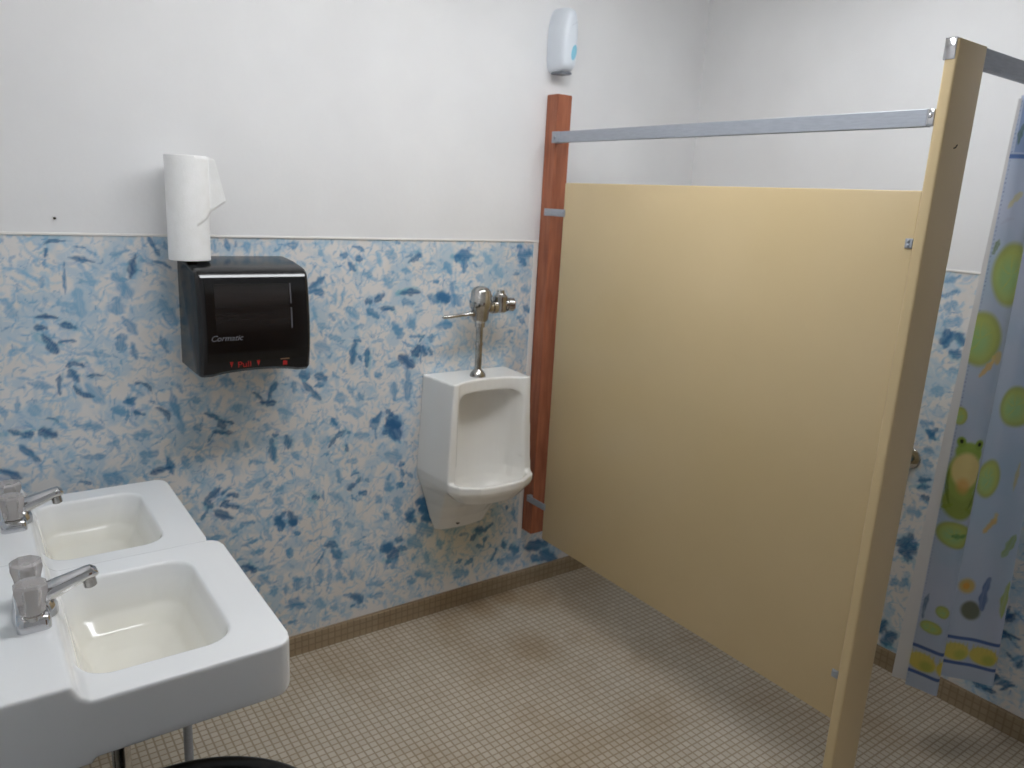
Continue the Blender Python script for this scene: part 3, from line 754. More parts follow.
# cap moulding along the wallpaper top, tile base, corner strip beside the wooden post
S(obj('trim_1', box(XL + 0.007, XR - 0.007, -0.004, 0, ZW - 0.002, ZW + 0.006, 0.002), M['trim']))
S(obj('trim_2', box(XR - 0.004, XR, YF, -0.007, ZW - 0.002, ZW + 0.006, 0.002), M['trim']))
S(obj('trim_5', box(XL, XL + 0.007, YR, -0.007, ZW - 0.002, ZW + 0.006, 0.002), M['trim']))
S(obj('trim_3', box(0.940, 0.963, -0.006, 0, ZB + 0.16, ZW - 0.003, 0.003), M['trim']))


def cove(a, b, kind):
    prof = [(0, 0), (0.012, 0), (0.0105, 0.004), (0.01, 0.012), (0.01, ZB - 0.006), (0.007, ZB), (0, ZB)]
    bm = BM()
    if kind == 'x':
        add_loft(bm, [[(a, -d, z) for d, z in prof], [(b, -d, z) for d, z in prof]])
    elif kind == 'r':
        add_loft(bm, [[(XR - d, a, z) for d, z in prof], [(XR - d, b, z) for d, z in prof]])
    else:
        add_loft(bm, [[(XL + d, a, z) for d, z in prof], [(XL + d, b, z) for d, z in prof]])
    return bm


S(obj('baseboard_back', cove(XL + 0.012, XR - 0.012, 'x'), M['base_x']))
S(obj('baseboard_right', cove(YF, 0, 'r'), M['base_y']))
S(obj('baseboard_left', cove(YR, 0, 'l'), M['base_y']))

# ceiling fitting
fx = empty('ceiling_light', (0.35, -1.12, ZC), 'long white fluorescent ceiling fitting above the middle of the room', 'light')
bm = BM()
add_prism(bm, [(-1.28, ZC), (-1.25, ZC - 0.05), (-0.99, ZC - 0.05), (-0.96, ZC)], 0, -0.61, 1.31)
obj('housing', bm, M['trim'], fx)
obj('diffuser', box(-0.6, 1.3, -1.25, -0.99, ZC - 0.1, ZC - 0.05, 0.02), M['lamp'], fx)

# ------------------------------------------------------------------ sinks
def sink_mesh():
    """Local frame: x from the wall (0) to the front (+0.535), y centred, rim top at z = 0."""
    D, H = 0.546, 0.261
    slab = BM()
    out = rrect(0, D, -H, H, 0.035, 5)
    add_loft(slab, [[(x if x < 0.02 else x - 0.004, y * 0.99, -0.112) for x, y in out], [(x, y, -0.1) for x, y in out], [(x, y, 0) for x, y in out]])
    deck = BM()
    o2 = rrect(0, 0.2, -H, H, 0.006, 3)
    add_loft(deck, [[(x if x < 0.1 else x + e, y, z) for x, y in o2] for z, e in ((-0.12, 0), (0.0, 0.004), (0.012, -0.012), (0.03, -0.02), (0.036, -0.025))])
    under = BM()
    add_loft(under, [[(x, y, z) for x, y in rrect(0.19 + i, 0.46 - i, -0.2 + i, 0.2 - i, 0.07, 6)] for z, i in ((-0.09, 0), (-0.14, 0.015), (-0.165, 0.05))])
    cut = BM()
    rings = []
    for z, xa, xb, hy, r in ((-0.138, 0.25, 0.315, 0.04, 0.03), (-0.128, 0.235, 0.36, 0.085, 0.045), (-0.11, 0.222, 0.402, 0.132, 0.06), (-0.08, 0.21, 0.43, 0.165, 0.06), (-0.03, 0.202, 0.449, 0.182, 0.058),
                           (-0.004, 0.197, 0.456, 0.188, 0.056), (0.006, 0.192, 0.463, 0.195, 0.056), (0.03, 0.182, 0.48, 0.205, 0.056), (0.08, 0.165, 0.5, 0.215, 0.056)):
        rings.append([(x, y, z) for x, y in rrect(xa, xb, -hy, hy, r, 8)])
    add_loft(cut, rings)
    return sculpt('sink_basin', [slab, deck, under], [cut], 0.0035, 7)


SINKM = sink_mesh()


def handle(cx, cy, z, parent):
    bm = BM()
    n = 16
    rings = []
    for dz, r, fl in ((0.0, 0.019, 0.0), (0.004, 0.0215, 0.04), (0.026, 0.0225, 0.07), (0.046, 0.0265, 0.09), (0.054, 0.0265, 0.07), (0.0585, 0.023, 0.04), (0.060, 0.012, 0)):
        rings.append([(cx + math.cos(2 * math.pi * i / n) * r * (1 + (fl if i % 2 else -fl)), cy + math.sin(2 * math.pi * i / n) * r * (1 + (fl if i % 2 else -fl)), z + dz) for i in range(n)])
    add_loft(bm, rings)
    h = obj('handle', bm, M['acrylic'], parent, 35)
    bm = BM()
    add_lathe(bm, (cx, cy, z - 0.012), (0, 0, 1), [(0, 0.018), (0.008, 0.017), (0.0115, 0.012)])
    add_lathe(bm, (cx, cy, z), (0, 0, 1), [(0.0005, 0.006), (0.04, 0.006)], 12)
    obj('handle_stem', bm, M['worn_chrome'], h, 40)


def faucet(x, y, z, label):
    f = empty('faucet', (x, y, z), label, 'faucet', 'twin-handle faucets')
    bm = BM()
    add_loft(bm, [[(x + px * k, y + py * k, z + dz) for px, py in rrect(-0.0275, 0.0275, -0.068, 0.068, 0.012, 5)] for dz, k in ((0, 1), (0.017, 1), (0.024, 0.94), (0.027, 0.85))])
    # front bulge that carries the spout
    add_lathe(bm, (x + 0.012, y, z), (0, 0, 1), [(0, 0.032), (0.016, 0.031), (0.028, 0.026), (0.034, 0.02)], 24)
    obj('base', bm, M['chrome'], f, 35)
    handle(x, y - 0.049, z + 0.032, f)
    handle(x, y + 0.049, z + 0.032, f)
    bm = BM()
    rings = []
    path = [(-0.01, 0.026, 0.02, 0.014), (0.008, 0.034, 0.0215, 0.019), (0.035, 0.044, 0.020, 0.0175), (0.065, 0.054, 0.018, 0.0145), (0.092, 0.063, 0.0165, 0.0125), (0.106, 0.066, 0.015, 0.012), (0.113, 0.065, 0.009, 0.007)]
    for dx, dz, hw, hh in path:
        rings.append([(x + dx - 0.4 * hh * math.sin(a), y + hw * math.cos(a), z + dz + hh * math.sin(a)) for a in [2 * math.pi * i / 18 for i in range(18)]])
    add_loft(bm, rings)
    s = obj('spout', bm, M['chrome'], f, 40)
    bm = BM()
    add_lathe(bm, (x + 0.096, y, z + 0.06), (0.15, 0, -1), [(0, 0.012), (0.024, 0.012), (0.026, 0.0095)], 18)
    obj('aerator', bm, M['worn_chrome'], s, 40)
    return f


def sink(y, zr, label):
    s = empty('wall_sink', (XL, y, zr), label, 'sink', 'wall-hung sinks')
    b = bpy.data.objects.new('basin', SINKM)
    COL.objects.link(b)
    b.parent = s
    bm = BM()
    add_lathe(bm, (XL + 0.28, y - 0.03, zr - 0.137), (0, 0, 1), [(0, 0.028), (0.003, 0.028), (0.0045, 0.024), (0.002, 0.02), (0.001, 0.004)], 24)
    obj('drain', bm, M['chrome'], s, 40)
    return s


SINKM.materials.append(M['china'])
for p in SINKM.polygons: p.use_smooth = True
ZN, ZFAR, YN, YFR = 0.87, 0.82, -0.974, -0.369
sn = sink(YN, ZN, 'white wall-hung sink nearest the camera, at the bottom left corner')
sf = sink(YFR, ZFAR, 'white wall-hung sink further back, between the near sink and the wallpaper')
faucet(-0.918, YN + 0.012, ZN + 0.036, 'chrome faucet with clear knobs on the near sink')
faucet(-0.918, YFR + 0.012, ZFAR + 0.036, 'chrome faucet with clear knobs on the far sink')
# waste trap under the near sink, drawn with the sink it drains
bm = BM()
X, Y = XL + 0.27, YN
trap = [(X, Y, 0.73), (X, Y, 0.5)] + [(X - 0.05 + 0.05 * math.cos(a), Y, 0.5 - 0.05 * math.sin(a)) for a in [math.pi * k / 10 for k in range(1, 11)]]
trap += [(X - 0.1, Y, 0.54), (X - 0.115, Y, 0.565), (X - 0.14, Y, 0.575), (XL + 0.002, Y, 0.575)]
add_tube(bm, trap, 0.018, 18)
tr = obj('waste_trap', bm, M['worn_chrome'], sn, 40)
bm = BM()
bm.free()
for zz in (0.468, 0.68):
    bm = BM()
    add_lathe(bm, (X, Y, zz), (0, 0, 1), [(0, 0.019), (0.001, 0.03), (0.028, 0.03), (0.03, 0.019)], 8)
    obj('slip_nut', bm, M['worn_chrome'], tr, 30)
# tubular leg under the front of the far sink
bm = BM()
add_lathe(bm, (-0.56, -0.47, 0), (0, 0, 1), [(0, 0.019), (0.01, 0.019), (0.014, 0.0125), (0.69, 0.0125), (0.705, 0.016), (0.712, 0.016)], 18)
obj('leg', bm, M['alu'], sf, 40)

# ------------------------------------------------------------------ trash can
TX, TY, TR, TZ = -0.765, -1.435, 0.266, 0.65
tc = empty('trash_can', (TX, TY, 0), 'round black trash can standing on the floor below the near sink', 'trash can')
bm = BM()
o = (TX, TY, 0)
add_lathe(bm, o, (0, 0, 1), [(0, TR * 0.78), (0.01, TR * 0.8), (TZ - 0.03, TR - 0.006), (TZ - 0.03, TR - 0.014), (0.02, TR * 0.78)], 48)
obj('body', bm, M['bag'], tc, 40)
bm = BM()
n = 64
rings = []
for k in range(n):
    a = 2 * math.pi * k / n
    rings.append([(TX + math.cos(a) * (TR - 0.012 + 0.013 * math.cos(b)), TY + math.sin(a) * (TR - 0.012 + 0.013 * math.cos(b)), TZ - 0.016 + 0.017 * math.sin(b)) for b in [2 * math.pi * q / 12 for q in range(12)]])
rings.append(rings[0])
add_loft(bm, rings, cap=False)
bmesh.ops.remove_doubles(bm, verts=bm.verts, dist=1e-5)
obj('rim', bm, M['bag'], tc, 60)

# ------------------------------------------------------------------ urinal
UX = 0.635


def urinal_outline(hb, hf, d1, c2, d2, c3, d3):
    half = [(hb, 0.0), (hf, -d1), (c2, -d2), (c3, -d3)]
    return [(UX + a, b) for a, b in half] + [(UX - a, b) for a, b in half[::-1]]


body = BM()
lv = [(1.04, 0.192, 0.176, 0.205, 0.1, 0.207, 0.04, 0.208), (0.9, 0.198, 0.182, 0.207, 0.1, 0.21, 0.04, 0.211), (0.71, 0.209, 0.192, 0.212, 0.1, 0.214, 0.04, 0.215),
      (0.665, 0.211, 0.195, 0.214, 0.1, 0.22, 0.04, 0.225), (0.63, 0.206, 0.19, 0.2, 0.11, 0.23, 0.05, 0.24), (0.58, 0.188, 0.165, 0.15, 0.1, 0.19, 0.05, 0.2),
      (0.51, 0.165, 0.14, 0.09, 0.08, 0.115, 0.04, 0.12), (0.44, 0.145, 0.12, 0.045, 0.07, 0.06, 0.03, 0.065), (0.38, 0.12, 0.1, 0.02, 0.06, 0.03, 0.03, 0.032)]
add_loft(body, [[(x, y, z) for x, y in urinal_outline(*r)] for z, *r in lv])
lip = BM()
lo = [(0.19, -0.1), (0.193, -0.215), (0.17, -0.262), (0.1, -0.302), (0.05, -0.312)]
lo = [(UX + a, b) for a, b in lo] + [(UX - a, b) for a, b in lo[::-1]]
cxy = (UX, -0.18)
add_loft(lip, [[(cxy[0] + (x - cxy[0]) * k, cxy[1] + (y - cxy[1]) * k, z) for x, y in lo] for z, k in ((0.575, 0.72), (0.615, 0.94), (0.63, 0.99), (0.66, 1.0))])
cut1 = BM()


def niche(k):
    half = [(0.168, -0.5), (0.168, -0.222), (0.15, -0.2), (0.14, -0.17)] + [(0.135 * math.cos(a), -0.155 + 0.085 * math.sin(a)) for a in [math.pi / 2 * q / 8 for q in range(1, 9)]]
    pts = half + [(-x, y) for x, y in half[-2::-1]]
    return [(UX + x * k, y) for x, y in pts]


add_loft(cut1, [[(x, y, z) for x, y in niche(k)] for z, k in ((0.658, 1.0), (0.945, 1.0), (0.965, 0.98), (0.98, 0.92), (0.988, 0.8), (0.991, 0.6))])
cut2 = BM()
bo = [(0.135 * math.cos(a), -0.155 + 0.085 * math.sin(a)) for a in [math.pi / 2 * q / 8 for q in range(8, 0, -1)]] + [(0.14, -0.17), (0.155, -0.2), (0.166, -0.218), (0.152, -0.25), (0.092, -0.286), (0.045, -0.295)]
bo = [(UX + a, q) for a, q in bo] + [(UX - a, q) for a, q in bo[:0:-1]]
add_loft(cut2, [[(UX + (x - UX) * k, -0.11 + (y + 0.11) * k, z) for x, y in bo] for z, k in ((0.555, 0.25), (0.565, 0.5), (0.59, 0.78), (0.62, 0.93), (0.662, 1.0), (0.72, 1.0))])
cut3 = BM()
add_loft(cut3, [[(UX + 0.168 * math.cos(a), -0.235 + 0.075 * math.sin(a), z) for a in [2 * math.pi * k / 32 for k in range(32)]] for z in (0.93, 1.1)])
UM = sculpt('urinal_body', [body, lip], [cut1, cut2, cut3], 0.004, 6)
UM.materials.append(M['china_warm'])
for p in UM.polygons: p.use_smooth = True
ur = empty('urinal', (UX, 0, 0.37), 'white wall-mounted urinal with an open front on the blue wallpaper', 'urinal')
link_mesh('bowl', UM, None, ur)
bm = BM()
add_lathe(bm, (0.6, -0.034, 0.412), (0, -1, 0), [(0, 0.011), (0.012, 0.011), (0.014, 0.008)], 14)
obj('mounting_bolt', bm, M['dark'], ur, 40)
bm = BM()
add_lathe(bm, (UX, -0.12, 0.557), (0, 0, 1), [(-0.004, 0.03), (0.004, 0.03), (0.005, 0.02)], 18)
obj('strainer', bm, M['worn_chrome'], ur, 40)

# flush valve
fv = empty('flush_valve', (0.622, -0.112, 1.042), 'worn chrome flush valve on a pipe above the urinal', 'flush valve')
vx, vy = 0.622, -0.112
bm = BM()
add_lathe(bm, (vx, vy, 1.038), (0, 0, 1), [(0, 0.031), (0.006, 0.031), (0.016, 0.027), (0.026, 0.018), (0.03, 0.015)], 28)
obj('flange', bm, M['worn_chrome'], fv, 40)
bm = BM()
add_lathe(bm, (vx, vy, 1.06), (0, 0, 1), [(0, 0.0135), (0.1, 0.0135), (0.101, 0.0155), (0.115, 0.0155), (0.116, 0.0135), (0.17, 0.0135), (0.172, 0.0195), (0.205, 0.021)], 24)
obj('flush_pipe', bm, M['worn_chrome'], fv, 40)
bm = BM()
add_lathe(bm, (vx, vy, 1.25), (0, 0, 1), [(0, 0.021), (0.012, 0.03), (0.05, 0.036), (0.056, 0.041), (0.075, 0.043), (0.082, 0.043), (0.086, 0.040), (0.118, 0.037), (0.13, 0.028), (0.136, 0.016), (0.137, 0.002)], 32)
add_lathe(bm, (vx, vy, 1.305), (1, 0, 0), [(0.02, 0.021), (0.05, 0.021), (0.052, 0.025), (0.068, 0.025), (0.07, 0.018)], 24)
obj('valve_body', bm, M['worn_chrome'], fv, 40)
bm = BM()
add_lathe(bm, (vx + 0.09, vy, 1.32), (0, 0, 1), [(-0.036, 0.02), (-0.03, 0.028), (0.026, 0.028), (0.033, 0.02), (0.038, 0.016), (0.05, 0.015)], 24)
add_lathe(bm, (vx + 0.09, vy, 1.318), (1, -0.3, -0.08), [(0, 0.021), (0.03, 0.021), (0.031, 0.026), (0.052, 0.026), (0.058, 0.019)], 24)
add_lathe(bm, (vx + 0.09, vy, 1.318), (0, 1, 0), [(0, 0.018), (0.098, 0.018), (0.099, 0.034), (0.11, 0.035)], 24)
obj('stop_valve', bm, M['worn_chrome'], fv, 40)
bm = BM()
add_tube(bm, [(vx, vy, 1.283), (vx - 0.035, vy, 1.283), (vx - 0.05, vy - 0.001, 1.283), (vx - 0.11, vy - 0.004, 1.279), (vx - 0.16, vy - 0.006, 1.277), (vx - 0.168, vy - 0.006, 1.277)], [0.012, 0.0125, 0.007, 0.0058, 0.0075, 0.004], 16)
obj('handle', bm, M['worn_chrome'], fv, 40)

# ------------------------------------------------------------------ paper towel dispenser and roll
DX0, DX1 = -0.423, -0.088


def disp_prof(x):
    t = (x - DX0) / (DX1 - DX0)
    e = min(t, 1 - t) * (DX1 - DX0)
    k = 1 - 0.04 * max(0, 1 - e / 0.012) ** 2.2          # rounded end walls
    arch = 0.011 * max(0, math.sin(math.pi * min(1, max(0, (t - 0.12) / 0.76)))) ** 0.7
    zb = 1.148 + arch
    pts = [(-0.0, 1.15), (-0.17, zb + 0.001), (-0.205, zb + 0.002), (-0.219, zb + 0.012), (-0.2265, 1.215), (-0.2285, 1.26), (-0.2275, 1.31), (-0.22, 1.38), (-0.2115, 1.43)]
    pts += [(-0.2075, 1.446), (-0.2032, 1.4545), (-0.196, 1.461), (-0.185, 1.4665), (-0.165, 1.4715), (-0.1, 1.481), (0, 1.488)]
    return [(x, y * k, 1.315 + (z - 1.315) * k) for y, z in pts]


def disp_front(z):
    pr = sorted([(p[2], p[1]) for p in disp_prof(-0.25)][2:10])
    return float(np.interp(z, [a for a, b in pr], [b for a, b in pr]))


dp = empty('paper_towel_dispenser', (-0.255, 0, 1.15), 'black plastic paper towel dispenser mounted on the blue wallpaper', 'towel dispenser')
bm = BM()
xs = [DX0, DX0 + 0.003, DX0 + 0.008, DX0 + 0.015, DX0 + 0.023] + list(np.linspace(DX0 + 0.04, DX1 - 0.04, 16)) + [DX1 - 0.023, DX1 - 0.015, DX1 - 0.008, DX1 - 0.003, DX1]
add_loft(bm, [disp_prof(x) for x in xs])
obj('case', bm, M['black'], dp, 38)


def skin(x0, x1, z0, z1, off, n=14):
    """A thin cover piece that follows the front of the case."""
    bm = BM()
    rings = []
    for z in np.linspace(z0, z1, n):
        y = disp_front(z)
        rings.append([(x0, y + 0.004, z), (x0, y - off, z), (x1, y - off, z), (x1, y + 0.004, z)])
    return add_loft(bm, rings)


cv = obj('front_cover', skin(-0.4, -0.092 - 0.008, 1.195, 1.44, 0.0025), M['smoke'], dp, 30)
obj('viewing_window', skin(-0.375, -0.155, 1.285, 1.425, 0.0035), M['window'], cv, 30)
bm = skin(-0.1515, -0.1475, 1.365, 1.425, 0.0036)
skin2 = skin(-0.1515, -0.1475, 1.29, 1.352, 0.0036)
obj('cover_seam', bm, M['seam'], cv)
obj('cover_seam', skin2, M['seam'], cv)


bm = BM()                                                   # the crisp top edge of the cover that catches the lamp
add_loft(bm, [[(x, -0.2085, 1.4445), (x, -0.2052, 1.4507), (x, -0.2, 1.449), (x, -0.203, 1.4435)] for x in (-0.41, -0.1)])
for v in bm.verts: v.co.y -= 0.0035
obj('cover_edge', bm, M['gloss'], cv)


def put_text(txt, size, x, z, m, parent, shear=0.0, name='lettering', off=0.004, xs=1.0):
    me = text_mesh(txt, size, 0.0005, shear)
    y = disp_front(z) - off
    me.transform(Matrix.Translation((x, y, z)) @ Matrix.Rotation(math.radians(90), 4, 'X') @ Matrix.Diagonal((xs, 1, 1, 1)))
    return link_mesh(name, me, m, parent)


put_text('Cormatic', 0.024, -0.347, 1.268, M['silver'], cv, 0.35, 'brand_lettering')
put_text('Pull', 0.025, -0.295, 1.184, M['red'], dp, 0.0, 'pull_lettering', 0.002, 1.15)
for xx in (-0.333, -0.253):
    bm = BM()
    y = disp_front(1.188) - 0.0015
    add_loft(bm, [[(xx - 0.006, q, 1.196), (xx + 0.006, q, 1.196), (xx, q, 1.178)] for q in (y, y + 0.004)])
    obj('pull_arrow', bm, M['red'], dp)
bm = BM()
y = disp_front(1.19) - 0.0015
add_box(bm, -0.185, -0.157, y, y + 0.004, 1.191, 1.199)
o = obj('sticker', bm, M['labeltan'], dp)
bm = BM()
y = disp_front(1.18) - 0.0015
add_box(bm, -0.177, -0.164, y, y + 0.004, 1.173, 1.19)
obj('sticker_print', bm, M['red'], o)

RX, RY, RR, RZ, RH = -0.408, -0.098, 0.058, 1.4855, 0.298
rl = empty('paper_towel_roll', (RX, RY, RZ), 'white paper towel roll standing upright on top of the black dispenser', 'paper towel roll')
bm = BM()
add_lathe(bm, (RX, RY, RZ), (0, 0, 1), [(0.0, 0.021), (0, RR - 0.002), (0.002, RR), (RH - 0.002, RR), (RH, RR - 0.002), (RH, 0.021)], 48, cap=False)
obj('paper', bm, M['paper'], rl, 40)
bm = BM()
add_lathe(bm, (RX, RY, RZ), (0, 0, 1), [(0.001, 0.0205), (RH - 0.001, 0.0205), (RH - 0.001, 0.0195), (0.001, 0.0195), (0.001, 0.0205)], 32, cap=False)
obj('core', bm, M['card'], rl, 40)
# the loose end of the sheet, peeling away at the upper right
bm = BM()
nu_, nv_ = 26, 18
grid = []
for i in range(nu_):
    t = i / (nu_ - 1)
    col = []
    for j in range(nv_):
        w = j / (nv_ - 1)
        # follows the roll from the front left, then leaves it as a tangent
        a0 = math.radians(-84 + 66 * min(t / 0.55, 1))
        free = max(0, t - 0.55) / 0.45
        r = RR - 0.0003 + 0.002 * min(1, t * 3)
        x, y = RX + r * math.cos(a0), RY + r * math.sin(a0)
        bulge = free * 0.05 * (0.35 + 0.65 * w)
        tx, ty = -math.sin(a0), math.cos(a0)
        x += tx * bulge * 0.35 + math.cos(a0) * bulge * 0.85
        y += ty * bulge * 0.35 + math.sin(a0) * bulge * 0.85 - free * 0.012
        low = 0.2 - 0.075 * t
        z = RZ + RH - 0.001 - w * low - free * 0.006 * (1 - w)
        col.append(bm.verts.new((x, y, z)))
    grid.append(col)
for i in range(nu_ - 1):
    for j in range(nv_ - 1):
        bm.faces.new((grid[i][j], grid[i + 1][j], grid[i + 1][j + 1], grid[i][j + 1]))
o = obj('loose_sheet', bm, M['paper'], rl, 180)
md = o.modifiers.new('thick', 'SOLIDIFY'); md.thickness = 0.0008

# ------------------------------------------------------------------ air freshener
af = empty('air_freshener', (0.993, 0, 2.19), 'white plastic air freshener unit high on the wall above the wooden post', 'air freshener')
bm = BM()
rings = []
for y, k in ((0, 0.97), (-0.01, 1.0), (-0.05, 0.97), (-0.075, 0.9), (-0.09, 0.78), (-0.097, 0.6), (-0.099, 0.3)):
    pts = []
    for a in [2 * math.pi * i / 40 for i in range(40)]:
        ca, sa = math.cos(a), math.sin(a)
        e = 2.0 / (2.6 if sa > 0 else 5.0)
        px = abs(ca) ** (2.0 / 3.2) * (1 if ca > 0 else -1) * 0.042 * (1.0 - 0.16 * max(0, sa) ** 2)
        pz = abs(sa) ** e * (1 if sa > 0 else -1) * 0.118
        pts.append((0.993 + px * k, y, 2.308 + pz * (1 - (1 - k) * 0.5)))
    rings.append(pts)
add_loft(bm, rings)
obj('shell', bm, M['whiteplastic'], af, 50)
bm = BM()
add_loft(bm, [[(1.005 + 0.012 * math.cos(a) + 0.004 * math.sin(a), y, 2.262 + 0.028 * math.sin(a)) for a in [2 * math.pi * i / 24 for i in range(24)]] for y in (-0.088, -0.1)])
obj('leaf_mark', bm, M['teal'], af)
bm = BM()
add_loft(bm, [[(1.0 + 0.013 * math.cos(a) + 0.006 * math.sin(a), y, 2.362 + 0.004 * math.sin(a) + 0.009 * math.cos(a)) for a in [2 * math.pi * i / 20 for i in range(20)]] for y in (-0.085, -0.1005)])
obj('spray_slot', bm, M['greyplastic'], af)
obj('base_vent', box(0.968, 1.022, -0.075, -0.012, 2.187, 2.196, 0.003), M['greyplastic'], af)

# ------------------------------------------------------------------ toilet partition
obj_post = obj('wooden_post', box(0.966, 1.036, -0.07, -0.0008, 0.283, 2.113, 0.003), M['wood'])
tag(obj_post, 'reddish-brown wooden post fixed upright on the wall beside the urinal', 'post', kind='thing')

PY0, PY1 = -0.166, -1.5305
pn = empty('partition_panel', (XP, -0.84, 0.305), 'large tan metal partition panel beside the urinal', 'partition panel')
pn['kind'] = 'thing'
obj('panel', box(XP, XP + 0.025, PY1, PY0, 0.305, 1.782, 0.004, 2), M['tan'], pn, 40)


def wall_bracket(z):
    bm = box(XP - 0.004, XP + 0.0005, -0.178, -0.05, z - 0.014, z + 0.014, 0.001)
    for y in (-0.165, -0.062):
        add_lathe(bm, (XP - 0.004, y, z), (-1, 0, 0), [(0, 0.005), (0.002, 0.0045), (0.003, 0.002)], 12)
    add_box(bm, XP, 0.9655, -0.068, -0.052, z - 0.013, z + 0.014)
    return obj('bracket', bm, M['alu'], pn, 40)


def post_bracket(z):
    bm = box(XP - 0.004, XP, -1.5305, -1.512, z - 0.012, z + 0.012, 0.001)
    for q in (-0.006, 0.006):
        add_lathe(bm, (XP - 0.004, -1.52, z + q), (-1, 0, 0), [(0, 0.0045), (0.002, 0.004), (0.003, 0.002)], 12)
    return obj('bracket', bm, M['alu'], pn, 40)


wall_bracket(1.668); wall_bracket(0.452)
post_bracket(1.655); post_bracket(0.448)

pp = empty('pilaster_post', (1.013, -1.547, 0), 'tall tan pilaster post at the front end of the partition panel', 'post')
pp['kind'] = 'thing'
ZP = 2.122
bm = BM()
out = [(x, y) for x, y in rrect(0.944, 1.082, -1.561, -1.531, 0.006, 4)]
add_loft(bm, [[(x, y, z) for x, y in out] for z in (0.0, ZP)])
obj('pilaster', bm, M['tan'], pp, 40)
bm = box(0.9415, 0.953, -1.5555, -1.5285, ZP - 0.045, ZP + 0.0025, 0.0015)
add_box(bm, 0.9415, 0.966, -1.5555, -1.5285, ZP + 0.0005, ZP + 0.0028)
obj('end_cap', bm, M['chrome'], pp, 40)
obj('floor_shoe', box(0.94, 1.086, -1.565, -1.527, 0, 0.08, 0.002), M['alu'], pp, 40)
bm = BM()
add_tube(bm, [(1.0025, -1.5612, 1.884), (1.01, -1.5614, 1.886), (1.017, -1.5612, 1.893)], 0.0016, 8)
obj('scratch', bm, M['dark'], pp)

sr = empty('side_headrail', (XP, -0.8, 1.952), 'slim grey metal rail from the wooden post to the pilaster, above the panel', 'rail')
obj('rail', box(XP - 0.002, XP + 0.022, -1.5125, -0.098, 1.931, 1.971, 0.0008, 1), M['alu'], sr)
bm = box(XP - 0.005, XP + 0.025, -0.115, -0.0705, 1.93, 1.972, 0.002)
add_lathe(bm, (XP - 0.005, -0.088, 1.951), (-1, 0, 0), [(0, 0.008), (0.003, 0.007), (0.005, 0.003)], 14)
obj('bracket', bm, M['alu'], sr, 40)
bm = box(XP - 0.005, XP + 0.025, -1.5305, -1.5135, 1.932, 1.97, 0.002)
add_lathe(bm, (XP - 0.005, -1.521, 1.955), (-1, 0, 0), [(0, 0.006), (0.003, 0.005), (0.004, 0.002)], 14)
obj('bracket', bm, M['chrome'], sr, 40)

fr_ = empty('front_headrail', (1.46, -1.547, 2.1), 'grey metal rail running from the pilaster top over the curtain', 'rail')
obj('rail', box(1.0825, XR - 0.012, -1.559, -1.533, 2.076, 2.121, 0.002), M['alu'], fr_, 40)
obj('wall_flange', box(XR - 0.012, XR - 0.0005, -1.575, -1.517, 2.06, 2.137, 0.003), M['chrome'], fr_, 40)

# grab bar on the right wall of the stall, mostly behind the pilaster
gb = empty('grab_bar', (XR, -0.8, 0.855), 'metal grab bar on the right wall, its end showing beside the pilaster', 'grab bar')
bm = BM()
pts = [(XR - 0.008, -1.205, 0.855), (XR - 0.03, -1.205, 0.855), (XR - 0.044, -1.195, 0.855), (XR - 0.05, -1.175, 0.855), (XR - 0.05, -0.38, 0.855), (XR - 0.044, -0.355, 0.855), (XR - 0.03, -0.345, 0.855), (XR - 0.008, -0.345, 0.855)]
add_tube(bm, pts, 0.016, 18)
obj('bar', bm, M['worn_chrome'], gb, 50)
for y in (-1.205, -0.345):
    bm = BM()
    add_lathe(bm, (XR - 0.0008, y, 0.855), (-1, 0, 0), [(0, 0.038), (0.006, 0.038), (0.009, 0.034), (0.01, 0.015)], 28)
    obj('flange', bm, M['worn_chrome'], gb, 40)

# small dark screw left in the wall
bm = BM()
add_lathe(bm, (-0.738, -0.0005, 1.592), (0, -1, 0), [(0, 0.0035), (0.004, 0.0035), (0.005, 0.002)], 12)
o = obj('wall_screw', bm, M['dark'], None, 40)
tag(o, 'tiny dark screw left in the white wall above the wallpaper at the left', 'screw')

# ------------------------------------------------------------------ curtain and liner
CP = np.array([(1.44, -1.505), (1.448, -1.55), (1.468, -1.592), (1.51, -1.575), (1.545, -1.538), (1.585, -1.535), (1.625, -1.572), (1.665, -1.64), (1.70, -1.667), (1.737, -1.62), (1.77, -1.585), (1.80, -1.62), (1.818, -1.6)])
CZ0, CZ1 = 0.225, 2.058


def cr(P, n):
    """Catmull-Rom through P, resampled evenly; returns points and arc length."""
    Q = np.vstack([2 * P[0] - P[1], P, 2 * P[-1] - P[-2]])
    pts = []
    for i in range(1, len(Q) - 2):
        for t in np.linspace(0, 1, 24, endpoint=False):
            a, b, c, d = Q[i - 1], Q[i], Q[i + 1], Q[i + 2]
            pts.append(0.5 * (2 * b + (c - a) * t + (2 * a - 5 * b + 4 * c - d) * t * t + (3 * b - a - 3 * c + d) * t ** 3))
    pts.append(P[-1])
    pts = np.array(pts)
    s = np.r_[0, np.cumsum(np.hypot(*np.diff(pts, axis=0).T))]
    u = np.linspace(0, s[-1], n)
    return np.stack([np.interp(u, s, pts[:, 0]), np.interp(u, s, pts[:, 1])], 1), u


